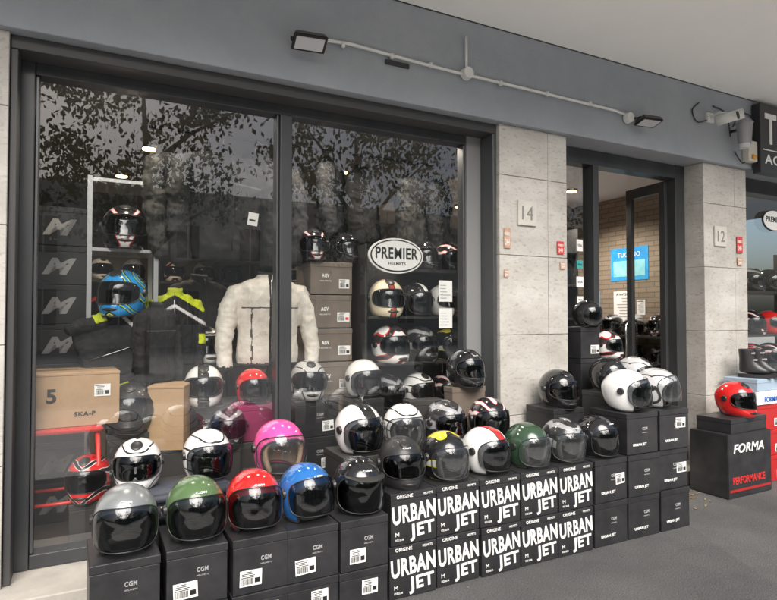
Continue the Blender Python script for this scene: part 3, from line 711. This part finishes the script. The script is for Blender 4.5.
e=empty("oval_shop_sign",(2.12,3.93,1.95)); 
def disc(rx,rz,t,y,m,name):
    bm=bmesh.new(); addcyl(bm,(0,0,0),1,1,1,Euler((R(90),0,0)),64)
    for v in bm.verts: v.co=Vector((v.co.x*rx,v.co.y*t,v.co.z*rz))
    return obj(name,bm2me(bm,name,False,[m]),e,(0,y,0))
disc(.235,.135,.016,0,paper,"sign_plate"); disc(.222,.123,.004,-.010,black_ink,"sign_border"); disc(.212,.113,.004,-.014,paper,"sign_face")
text("sign_lettering","PREMIER",.365,.088,black_ink,e,(0,-.0165,.018),bold=.022); text("sign_lettering","HELMETS",.15,.022,black_ink,e,(0,-.0165,-.06),bold=.01)
bm=bmesh.new(); tube(bm,[(-.1,0,.12),(0,.0,.9),(.1,0,.12)],.002,4); obj("hanging_wire",bm2me(bm,"w",False,[plastic]),e)
tag(e,"white oval sign with black lettering hanging in the window","sign")
for x,z,w,h in ((2.44,1.60,.12,.16),(2.44,1.40,.12,.15)):
    e=empty("paper_notice",(x,3.735,z)); box("notice_sheet",-w/2,w/2,0,.001,0,h,paper,e,0)
    for i in range(5): box("printed_line",-w*.4,w*random.uniform(0,.4),-.002,-.0005,h*(.15+.15*i),h*(.19+.15*i),grey_ink,e,0)
    tag(e,"white paper notice taped inside the window glass","notice")

# ------------------------------------------------------------------ jackets
def cloth(name,c,c2): return mat(name,c,.8,c2=c2,ns=14,bump=.35,bs=120,spec=.3)
def jacket_mesh(name,mats,paint,arm=0.0,seed=0,amp=1):
    bm=bmesh.new()
    prof=[(0,.215,.10),(.06,.222,.115),(.2,.205,.105),(.34,.222,.115),(.46,.245,.125),(.54,.232,.11),(.585,.17,.09),(.61,.09,.075),(.635,.072,.065),(.665,.08,.07)]
    n=36; rings=[]
    for z,a,d in prof: rings.append([bm.verts.new((a*math.cos(2*math.pi*j/n),d*math.sin(2*math.pi*j/n),z-(.02 if z>.6 and math.sin(2*math.pi*j/n)<0 else 0))) for j in range(n)])
    for A,B in zip(rings,rings[1:]):
        for j in range(n): bm.faces.new((A[j],A[(j+1)%n],B[(j+1)%n],B[j]))
    bm.faces.new(rings[0][::-1]); bm.faces.new(rings[-1])
    for s in(-1,1):
        tube(bm,[(s*.15,0,.525),(s*.215,0,.505),(s*(.265+arm),-.005,.40),(s*(.29+arm*1.5),-.015,.26),(s*(.30+arm*1.8),-.04,.12),(s*(.295+arm*1.9),-.06,.0),(s*(.29+arm*1.9),-.065,-.03)],[.055,.073,.070,.064,.056,.047,.042],14)
    me=bm2me(bm,name,True); me=evalmesh(me,[('REMESH',dict(mode='VOXEL',voxel_size=.0095,use_smooth_shade=True)),('SMOOTH',dict(factor=.6,iterations=3))])
    o=Vector((seed*3.1,seed*1.7,0))
    nr=[v.normal.copy() for v in me.vertices]
    for v,nm in zip(me.vertices,nr):
        p=v.co; sleeve=abs(p.x)>.235
        a=noise.noise(Vector((p.x*9,p.y*9,p.z*(16 if sleeve else 5)))+o)
        b=1-abs(noise.noise(Vector((p.x*14,p.y*14,p.z*(22 if sleeve else 9)))+o*2))*2
        f=(a*.010+max(0,b-.3)*.008+noise.noise(Vector((p.x*40,p.y*40,p.z*40))+o)*.0025)*amp
        if p.z>.6: f*=.3
        v.co=p+nm*f
    for m in mats: me.materials.append(m)
    for f in me.polygons:
        f.use_smooth=True; f.material_index=paint(f.center)
    me.name=name; return me
cl_beige=cloth("beige_cloth",(.62,.58,.51),(.72,.69,.63)); cl_black=cloth("black_cloth",(.010,.010,.011),(.024,.024,.025)); cl_grey=cloth("grey_cloth",(.07,.07,.07),(.10,.10,.10)); cl_dgrey=cloth("dark_grey_cloth",(.025,.025,.027),(.045,.045,.047))
cl_hv=cloth("hivis_cloth",(.62,.72,.03),(.52,.62,.03)); cl_white=cloth("white_cloth",(.6,.6,.6),(.7,.7,.7)); cl_camo=mat("camo_cloth",(.013,.014,.013),.8,c2=(.06,.06,.055),ns=9,bump=.3,lo=.45,hi=.55,spec=.3)
def paint_beige(p):
    ax=abs(p.x)
    if ax<.012 and p.z<.66 and p.y<0: return 1
    if p.z>.63: return 1
    if ax<.2 and abs(p.z-.40)<.005 and p.y<0: return 2
    if abs(ax-.13)<.005 and p.z<.40 and p.y<0: return 2
    if ax<.23 and p.z<.018: return 2
    if ax>.25 and p.z<.0: return 1
    return 0
def paint_black(p):
    if abs(p.z-.42)<.005 and abs(p.x)<.2: return 1
    return 0
def paint_hv(p):
    ax=abs(p.x); t=p.z+.5*ax
    if t>.60: return 1
    if .52<t<.60: return 0
    if .18<p.z<.26 and ax>.25: return 1
    if .49<t<.52: return 2
    return 0
def paint_camo(p): return 0 if p.z<.36 or abs(p.x)>.25 else 1
jb=jacket_mesh("beige_jacket",[cl_beige,cl_black,cl_grey],paint_beige,.005,1,.8); jk=jacket_mesh("black_jacket",[cl_black,cl_grey],paint_black,-.02,2,1.2); jh=jacket_mesh("hivis_jacket",[cl_black,cl_hv,cl_white],paint_hv,-.02,3,1.3); jc=jacket_mesh("camo_jacket",[cl_camo,cl_black],paint_camo,-.03,4,1.2); jg=jacket_mesh("grey_jacket",[cl_dgrey,cl_black],paint_black,-.02,5,1.2)
def jacket(me,x,y,z,rz,sc,label,hang=True,rot=None,stand=False,sx=1):
    e=empty("hanging_jacket" if hang else "jacket",(x,y,z),rot=rot or (0,0,R(rz))); e.scale=(sc*sx,sc,sc)
    obj("jacket_body",me,e)
    bm=bmesh.new(); tube(bm,[(0,-.117,.05),(.002,-.122,.2),(0,-.132,.4),(0,-.118,.54),(0,-.085,.62)],.003,6); obj("zip",bm2me(bm,"zip",True,[chrome if me==jb or me==jh else plastic]),e)
    if hang:
        bm=bmesh.new(); tube(bm,[(0,0,.62),(0,0,.70),(.02,0,.73),(.045,0,.71)],.003,6); obj("hanger_hook",bm2me(bm,"hanger",True,[chrome]),e)
    if stand:
        bm=bmesh.new(); tube(bm,[(0,0,.0),(0,0,-.95/sc)],.012,8); addcyl(bm,(0,0,-.98/sc),.14,.13,.02,None,28); obj("mannequin_stand",bm2me(bm,"stand",True,[chrome]),e)
    tag(e,label,"jacket","motorcycle jackets on display"); return e
jacket(jb,1.21,4.22,1.14,-4,1.03,"beige motorcycle jacket with black collar on a stand",hang=False,stand=True)
jacket(jk,.88,4.22,1.88,14,1.26,"black motorcycle jacket hanging high inside the window"); jacket(jg,1.16,4.42,1.92,-20,1.24,"dark grey motorcycle jacket hanging high inside the window"); jacket(jc,.66,4.42,1.92,35,1.2,"dark patterned jacket hanging high inside the window")
jacket(jk,1.48,4.55,2.02,60,1.1,"black jacket hanging above stacked helmet boxes")
jacket(jg,1.80,4.46,2.16,55,.95,"dark grey jacket hanging above stacked helmet boxes"); jacket(jk,2.10,4.50,2.10,48,1.0,"black jacket hanging above stacked helmet boxes");jacket(jc,2.58,4.45,2.06,35,1.05,"dark patterned jacket hanging beside the window frame");jacket(jk,2.86,4.52,2.04,50,1.08,"dark jacket hanging beside the window frame")
jacket(jh,-.0,4.20,1.20,0,.82,"black and fluorescent yellow jacket lying over a box",hang=False,rot=(R(-12),R(72),R(-6)))
jacket(jh,.58,4.34,1.16,-10,.80,"black and fluorescent yellow jacket on boxes",hang=False,sx=.8)
jacket(jk,.44,4.14,1.07,30,.78,"black jacket on boxes inside the window",hang=False,sx=.7)
jacket(jg,.80,4.66,1.25,20,.85,"dark grey jacket behind boxes in the window",hang=False)
e=empty("clothes_rail",(1.8,4.46,2.84)); bm=bmesh.new(); tube(bm,[(-1.4,0,.0),(1.4,0,.0)],.012,10); obj("rail_bar",bm2me(bm,"rb",True,[plastic]),e)
for x in(-1.3,0,1.3):
    bm=bmesh.new(); tube(bm,[(x,0,0),(x,0,.11)],.008,8); obj("rail_hook",bm2me(bm,"rh",True,[plastic]),e)
tag(e,"black clothes rail fixed below the shop ceiling","rail")
e=empty("price_tag",(1.04,4.03,2.12),rot=(0,R(8),0)); box("tag_card",-.035,.035,-.001,.001,0,.09,paper,e,0); box("printed_line",-.025,.018,-.002,-.0012,.03,.042,black_ink,e,0); tag(e,"white price tag hanging from a black jacket","tag")

spot_m=mat("warm_lamp",(1,.8,.5),.5,emit=(1,.62,.28),es=12)
def spot(x,y,power=8,col=(1,.80,.60)):
    e=empty("ceiling_and_fill_spot",(x,y,2.95)); bm=bmesh.new(); addcyl(bm,(0,0,-.012),.07,.075,.024,None,28); obj("spotlight_rim",bm2me(bm,"sr",False,[chrome]),e)
    bm=bmesh.new(); addcyl(bm,(0,0,-.027),.055,.055,.006,None,28); obj("spotlight_bulb",bm2me(bm,"sb",False,[spot_m]),e)
    tag(e,"round recessed warm ceiling spotlight inside shop, some added as fill","lamp","ceiling spotlights")
    l=bpy.data.lights.new("spot_light",'SPOT'); l.energy=power; l.color=col; l.shadow_soft_size=.06; l.spot_size=R(150); l.spot_blend=.6; lo=bpy.data.objects.new("spot_light",l); lo.location=(0,0,-.06); lo.parent=e; link(lo)
spot(.50,5.4,70);spot(.35,6.6,70);spot(2.3,5.4,60);spot(1.5,3.98,38,(1,.88,.74));spot(.3,3.98,42,(1,.88,.74));spot(2.45,3.98,38,(1,.88,.74));spot(5.0,5.0,170,(1,.90,.80));spot(4.4,6.4,120,(1,.90,.80))  # the row just behind the glass is added fill to brighten the jackets

for i,(x,y) in enumerate(((.2,7.9),(1.4,7.9),(2.6,7.9),(3.8,7.9))):
    e=empty("wall_shelf_unit",(x,y,.14)); 
    for z in (.4,.85,1.3,1.75): box("shelf_board",-.55,.55,-.2,.2,z,z+.03,wood,e,0)
    for s in(-1,1): box("shelf_upright",s*.56-.01,s*.56+.01,-.2,.2,0,2.2,wood,e,0)
    tag(e,"dark shelf unit along the back wall of shop","shelf","back wall shelf units")
    for z in (1.33,1.78):
        for k in range(3): H(random.choice(("full","jet")),random.choice((black_paint,white_paint,red_paint,grey_graphic,silver_paint,white_red)),x-.36+.36*k,y-.02,.14+z+.001,random.uniform(-10,10),"assorted motorcycle helmet on a back wall shelf")

# ------------------------------------------------------------------ neighbouring shop
e2=empty("neighbour_window",(0,.2,0),parent=bld)
wb("window_frame",5.793,5.90,3.66,3.78,.12,2.93,par=e2); wb("window_frame",5.902,8.4,3.66,3.78,2.78,2.93,par=e2); wb("window_frame",5.902,8.4,3.665,3.775,.12,.2,par=e2); wb("window_frame",7.1,7.18,3.66,3.78,.2,2.78,par=e2)
pane(5.90,7.1,.2,2.78,3.72,e2,O,glass_door); pane(7.18,8.4,.2,2.78,3.72,e2,O,glass_door)
bb("interior_floor",6.0,9,3.905,7,.02,.14,int_floor,0); bb("interior_back_wall",6.0,9,6.0,6.1,.14,2.945,mat("neighbour_wall",(.12,.115,.11),.8),0); bb("interior_ceiling",6.0,9,3.86,7,2.95,3.1,int_ceil,0)
e=empty("shop_fascia_sign",(6.42,3.36,2.88)); box("sign_panel",-.62,1.6,-.03,.05,0,.68,mat("sign_black",(.025,.025,.028),.3),e,.006)
for n,(x,t) in enumerate(((-.45,"T"),(-.20,"U"),(.05,"T"),(.3,"T"),(.52,"O"))): text("sign_letter",t,.19,.30,white_ink,e,(x,-.0315,.44),bold=.02,ext=.004)
box("sign_rule",-.58,1.5,-.033,-.031,.225,.235,white_ink,e,0)
text("sign_lettering","ACCESSORI MOTO",1.6,.095,white_ink,e,(.25,-.0315,.14),bold=.01)
tag(e,"black fascia sign with white letters above neighbouring shop","sign")
spot(6.9,4.6,70)
e=empty("oval_shop_sign",(6.62,3.68,2.52)); disc(.2,.115,.014,0,plastic,"sign_plate"); disc(.19,.105,.004,-.009,paper,"sign_face"); text("sign_lettering","PREMIER",.30,.06,black_ink,e,(0,-.012,.01),bold=.02); tag(e,"small oval sign in the neighbouring shop window","sign")
e=empty("display_shelf_unit",(6.7,4.0,.14))
for z in (.35,.75,1.12,1.6): box("shelf_board",-.6,.8,-.18,.18,z,z+.025,wood,e,.002)
for x in(-.62,.82): box("shelf_upright",x-.01,x+.01,-.18,.18,0,2.1,wood,e,.002)
tag(e,"black display shelf unit in neighbouring shop window","shelf")
for i,(z,ms) in enumerate(((.516,(red_white,black_paint,red_paint)),(.916,(red_paint,red_white,black_red)),(1.286,(red_white,black_red,red_paint)),(1.766,(black_red,grey_graphic,black_paint)))):
    for k,mm in enumerate(ms): H("full",mm,6.32+.36*k,3.98,z,-6+6*k,"red and black motorcycle helmet on neighbouring shop shelf")
jacket(jk,6.3,4.6,1.9,20,1.05,"black jacket hanging in the neighbouring shop"); jacket(jh,6.75,4.7,1.9,0,1.05,"black and yellow jacket hanging in the neighbouring shop")
e=empty("display_crate",(4.96,3.14,.002)); bm=bmesh.new(); addbox(bm,(0,0,.26),(.60,.34,.52)); bmesh.ops.bevel(bm,geom=bm.edges[:],offset=.006,segments=2,affect='EDGES'); obj("crate_body",bm2me(bm,"cb",False,[black_card]),e)
text("printed_lettering","FORMA",.42,.075,white_ink,e,(-.02,-.1715,.40),bold=.025,shear=.2); text("printed_lettering","PERFORMANCE",.44,.06,red_ink,e,(-.02,-.1715,.14),bold=.02)
box("red_stripe",-.28,.28,-.1725,-.1705,.05,.07,mat("red_card",(.38,.02,.02),.5),e,0)
tag(e,"black printed crate with white and red lettering on pavement","crate")
carton(.54,.30,.12,4.98,3.14,.523,black_card,"black shoe box on the printed crate",3,"shoe boxes by the pillar",lid=.04,name="shoe_box")
H("full",red_paint,5.0,3.12,.645,-10,"red full-face helmet on a black shoe box",scale=1.12)
plainstack(5.55,3.28,.40,.32,.23,3,mat("red_shoebox",(.45,.02,.02),.45),label="red shoe box stacked against the second pillar",st=True)
e=carton(.44,.32,.12,5.52,3.27,.698,mat("white_card",(.75,.75,.75),.5),"white shoe box with blue lettering on red boxes",0,"shoe boxes by the pillar",lid=.04,name="shoe_box"); text("printed_lettering","FORMA",.2,.045,mat("blue_ink",(.03,.15,.5),.5),e,(0,-.161,.045),bold=.02)
carton(.40,.30,.11,5.50,3.27,.819,mat("blue_card",(.35,.45,.55),.5),"pale blue shoe box on a white shoe box",4,"shoe boxes by the pillar",lid=.04,name="shoe_box")
def boot(x,y,z,rz):
    e=empty("riding_boot",(x,y,z),R(rz)); bm=bmesh.new()
    prof=[(.03,.045,.13,-.035),(.07,.045,.12,-.025),(.11,.042,.085,.01),(.16,.042,.06,.03),(.22,.048,.062,.035),(.26,.05,.065,.035)]
    rings=[]
    for z0,a,b,cy in prof: rings.append([bm.verts.new((a*math.cos(2*math.pi*j/24),cy+b*math.sin(2*math.pi*j/24)*1,z0)) for j in range(24)])
    for A,B in zip(rings,rings[1:]):
        for j in range(24): bm.faces.new((A[j],A[(j+1)%24],B[(j+1)%24],B[j]))
    bm.faces.new(rings[0][::-1]); me=bm2me(bm,"u",True); me=evalmesh(me,[('SOLIDIFY',dict(thickness=.006)),('SUBSURF',dict(levels=1))]); smoothshade(me); me.materials.append(black_matt); obj("boot_upper",me,e)
    bm=bmesh.new(); r=[]
    for z0,k in((0,1),(.03,1.02)): r.append([bm.verts.new((.05*k*math.cos(2*math.pi*j/28),-.035+.14*k*math.sin(2*math.pi*j/28),z0)) for j in range(28)])
    for j in range(28): bm.faces.new((r[0][j],r[0][(j+1)%28],r[1][(j+1)%28],r[1][j]))
    bm.faces.new(r[0][::-1]); bm.faces.new(r[1]); obj("boot_sole",bm2me(bm,"so",False,[rubber]),e)
    for z0 in(.10,.16,.22):
        bm=bmesh.new(); addbox(bm,(0,-.055+ (z0-.1)*.3,z0),(.07,.03,.014)); obj("boot_strap",bm2me(bm,"st",False,[grey_ink]),e)
    tag(e,"black motorcycle boot with straps on a shoe box","boot","boots on shoe boxes")
boot(5.44,3.24,.93,30); boot(5.58,3.24,.93,20)

# ------------------------------------------------------------------ ground
def groundmat():
    m,nt,b=_new("asphalt_pavement"); N=nt.nodes;L=nt.links
    tc=N.new("ShaderNodeTexCoord")
    n1=N.new("ShaderNodeTexNoise"); n1.inputs["Scale"].default_value=.9; n1.inputs["Detail"].default_value=10; n1.inputs["Roughness"].default_value=.65
    n2=N.new("ShaderNodeTexNoise"); n2.inputs["Scale"].default_value=120; n2.inputs["Detail"].default_value=6; n2.inputs["Roughness"].default_value=.75
    v=N.new("ShaderNodeTexVoronoi"); v.inputs["Scale"].default_value=170
    for q in(n1,n2,v): L.new(tc.outputs["Object"],q.inputs["Vector"])
    r1=N.new("ShaderNodeValToRGB"); r1.color_ramp.elements[0].position=.3;r1.color_ramp.elements[1].position=.7; r1.color_ramp.elements[0].color=(.062,.062,.063,1); r1.color_ramp.elements[1].color=(.12,.119,.117,1)
    r2=N.new("ShaderNodeValToRGB"); r2.color_ramp.elements[0].position=.34;r2.color_ramp.elements[1].position=.7; r2.color_ramp.elements[0].color=(.40,.40,.40,1); r2.color_ramp.elements[1].color=(1.8,1.8,1.78,1)
    mx=N.new("ShaderNodeMix"); mx.data_type='RGBA'; mx.blend_type='MULTIPLY'; mx.inputs[0].default_value=1
    L.new(n1.outputs["Fac"],r1.inputs[0]); L.new(n2.outputs["Fac"],r2.inputs[0]); L.new(r1.outputs[0],mx.inputs[6]); L.new(r2.outputs[0],mx.inputs[7]); L.new(mx.outputs[2],b.inputs["Base Color"])
    bp=N.new("ShaderNodeBump"); bp.inputs["Strength"].default_value=.5; bp.inputs["Distance"].default_value=.004; L.new(v.outputs["Distance"],bp.inputs["Height"]); L.new(bp.outputs[0],b.inputs["Normal"])
    b.inputs["Roughness"].default_value=.85; b.inputs["Specular IOR Level"].default_value=.3; return m
def sheet(name,x0,x1,y0,y1,z,m):
    bm=bmesh.new(); vs=[bm.verts.new(p) for p in((x0,y0,z),(x1,y0,z),(x1,y1,z),(x0,y1,z))]; bm.faces.new(vs); o=obj(name,bm2me(bm,name,False,[m])); o["kind"]="structure"; return o
sheet("pavement",-60,60,1.2,12,0,groundmat())
sheet("added_bounce_paving",-60,60,-3.2,1.2,0.0,mat("bounce_paving_pale",(.52,.51,.48),.8,c2=(.58,.57,.54),ns=2,bump=.2))  # unseen pale paving, added to bounce light up onto the overhang
sheet("ground",-300,300,-300,300,-.16,mat("far_ground",(.25,.25,.23),.9,c2=(.3,.3,.28),ns=.5))
sheet("road",-120,120,-8.5,-3.2,-.14,mat("road_asphalt",(.24,.24,.24),.85,c2=(.28,.28,.28),ns=2,bump=.3))
o=box("kerb",-60,60,-3.4,-3.2,-.14,.006,mat("kerb_stone",(.4,.39,.37),.7),None,.01); o["kind"]="structure"
bm=bmesh.new(); rnd=random.Random(3)
for i in range(140):
    if i<85: x,y=rnd.gauss(4.30,.2),rnd.gauss(3.2,.12)
    else: x,y=rnd.uniform(1.5,6.5),rnd.uniform(1.2,2.7)
    if i>=85 and rnd.random()<.6: continue
    a=rnd.uniform(0,6.3); s=rnd.uniform(.008,.02); c,sn=math.cos(a),math.sin(a)
    pts=[(-1,0,0),(-.3,.5,.15),(.5,.35,.1),(1,0,.25),(.5,-.35,.05),(-.3,-.5,.1)]
    f=bm.faces.new([bm.verts.new((x+(p[0]*c-p[1]*sn)*s,y+(p[0]*sn+p[1]*c)*s,.004+p[2]*s)) for p in pts]); f.material_index=rnd.choice((0,0,1))
lv=obj("fallen_leaves",bm2me(bm,"fallen_leaves",False,[mat("dry_leaf",(.3,.19,.08),.8),mat("dry_leaf_green",(.2,.2,.07),.8)])); lv["kind"]="stuff"; lv["label"]="scattered dry fallen leaves on grey asphalt pavement"; lv["category"]="leaves"

# ------------------------------------------------------------------ trees across the street
bark=mat("bark",(.09,.07,.055),.9,c2=(.13,.11,.09),ns=10,bump=.6); leafa=mat("leaf_dark",(.035,.07,.02),.6); leafb=mat("leaf_light",(.08,.14,.03),.6)
def tree(x,y,h,seed):
    rnd=random.Random(seed); e=empty("street_tree",(x,y,-.14)); bm=bmesh.new()
    tube(bm,[(0,0,0),(rnd.uniform(-.1,.1),0,h*.2),(rnd.uniform(-.2,.2),.1,h*.45),(0,0,h*.75)],[.24,.18,.14,.05],12)
    cl=[]
    for i in range(9):
        a=i*.7*math.pi+rnd.uniform(-.3,.3); z0=h*rnd.uniform(.28,.55); r=rnd.uniform(1.4,2.8); zz=z0+rnd.uniform(.8,2.6)
        tube(bm,[(0,0,z0),(r*.5*math.cos(a),r*.5*math.sin(a),(z0+zz)/2+.2),(r*math.cos(a),r*math.sin(a),zz)],[.09,.055,.02],7); cl.append((r*math.cos(a),r*math.sin(a),zz))
    obj("trunk",bm2me(bm,"trunk",True,[bark]),e)
    bm=bmesh.new(); C=[]
    for i in range(60):
        u=rnd.uniform(-1,1); a=rnd.uniform(0,6.28); rr=rnd.uniform(.45,1)
        C.append(Vector((3.1*rr*math.sqrt(1-u*u)*math.cos(a),3.1*rr*math.sqrt(1-u*u)*math.sin(a),h*.64+h*.35*u*rr)))
    C+= [Vector(c) for c in cl]
    for c in C:
        rad=rnd.uniform(.45,.85); mi=rnd.choice((0,0,1))
        for k in range(70):
            p=c+Vector((rnd.gauss(0,.5),rnd.gauss(0,.5),rnd.gauss(0,.4)))*rad; s=rnd.uniform(.06,.12)
            q=Euler((rnd.uniform(0,6),rnd.uniform(0,6),rnd.uniform(0,6))).to_matrix()
            f=bm.faces.new([bm.verts.new(p+q@Vector(t)*s) for t in((-1,0,0),(0,-.55,.1),(1,0,0),(0,.55,.1))]); f.material_index=mi if rnd.random()<.8 else 1-mi
    obj("crown",bm2me(bm,"crown",False,[leafa,leafb]),e); tag(e,"leafy street tree with spreading crown beside the road","tree","street trees")
for i,(x,y,h) in enumerate(((-6,-10.0,9.5),(1.5,-10.6,10.5),(8,-10.2,10),(14.5,-10.5,10.5),(21,-10.3,10))): tree(x,y,h,i+1)
fac=mat("opposite_plaster",(.60,.54,.44),.85,c2=(.66,.6,.5),ns=.8)
e=empty("opposite_building",(5,-24,-.14)); box("wall",-32,34,-6,0,0,8,fac,e,0)
wm=mat("opposite_window",(.03,.035,.04),.1); wf=mat("opposite_frame",(.6,.58,.54),.6)
bm=bmesh.new(); bm2=bmesh.new()
for i in range(20):
    for k in range(2):
        addbox(bm,(-29+i*3.2,.02,2+k*3.4),(1.1,.1,1.7)); addbox(bm2,(-29+i*3.2,.01,1.08+k*3.4),(1.4,.2,.1)); addbox(bm2,(-29+i*3.2,.09,2+k*3.4),(.07,.05,1.7))
w=obj("windows",bm2me(bm,"windows",False,[wm]),e); w["kind"]="stuff"; w=obj("window_sills",bm2me(bm2,"sills",False,[wf]),e); w["kind"]="stuff"
tag(e,"long cream plastered building with windows across the road","building")

# ------------------------------------------------------------------ light, world, camera
wd=bpy.data.worlds.new("World"); SC.world=wd; wd.use_nodes=True; nt=wd.node_tree; bg=nt.nodes["Background"]
sky=nt.nodes.new("ShaderNodeTexSky"); sky.sky_type='NISHITA'; sky.sun_disc=False
el=R(42); az=R(196)
sky.sun_elevation=el; sky.sun_rotation=az; sky.dust_density=5; sky.air_density=1.0
nt.links.new(sky.outputs[0],bg.inputs[0]); bg.inputs[1].default_value=.15
sl=bpy.data.lights.new("sun",'SUN'); sl.energy=5.0; sl.angle=R(50); sl.color=(1,.98,.95)
so=bpy.data.objects.new("sun",sl); link(so)
d=Vector((math.sin(az)*math.cos(el),math.cos(az)*math.cos(el),math.sin(el)))
so.rotation_euler=d.to_track_quat('Z','Y').to_euler()
cam=bpy.data.cameras.new("camera"); co=bpy.data.objects.new("camera",cam); link(co)
cam.sensor_width=36; cam.lens=27.2; cam.clip_end=1000; cam.clip_start=.05
co.location=(0,0,1.5); co.rotation_euler=(R(91.46),0,R(-27.6)); SC.camera=co
SC.view_settings.view_transform='Standard'; SC.view_settings.look='None'; SC.view_settings.exposure=0
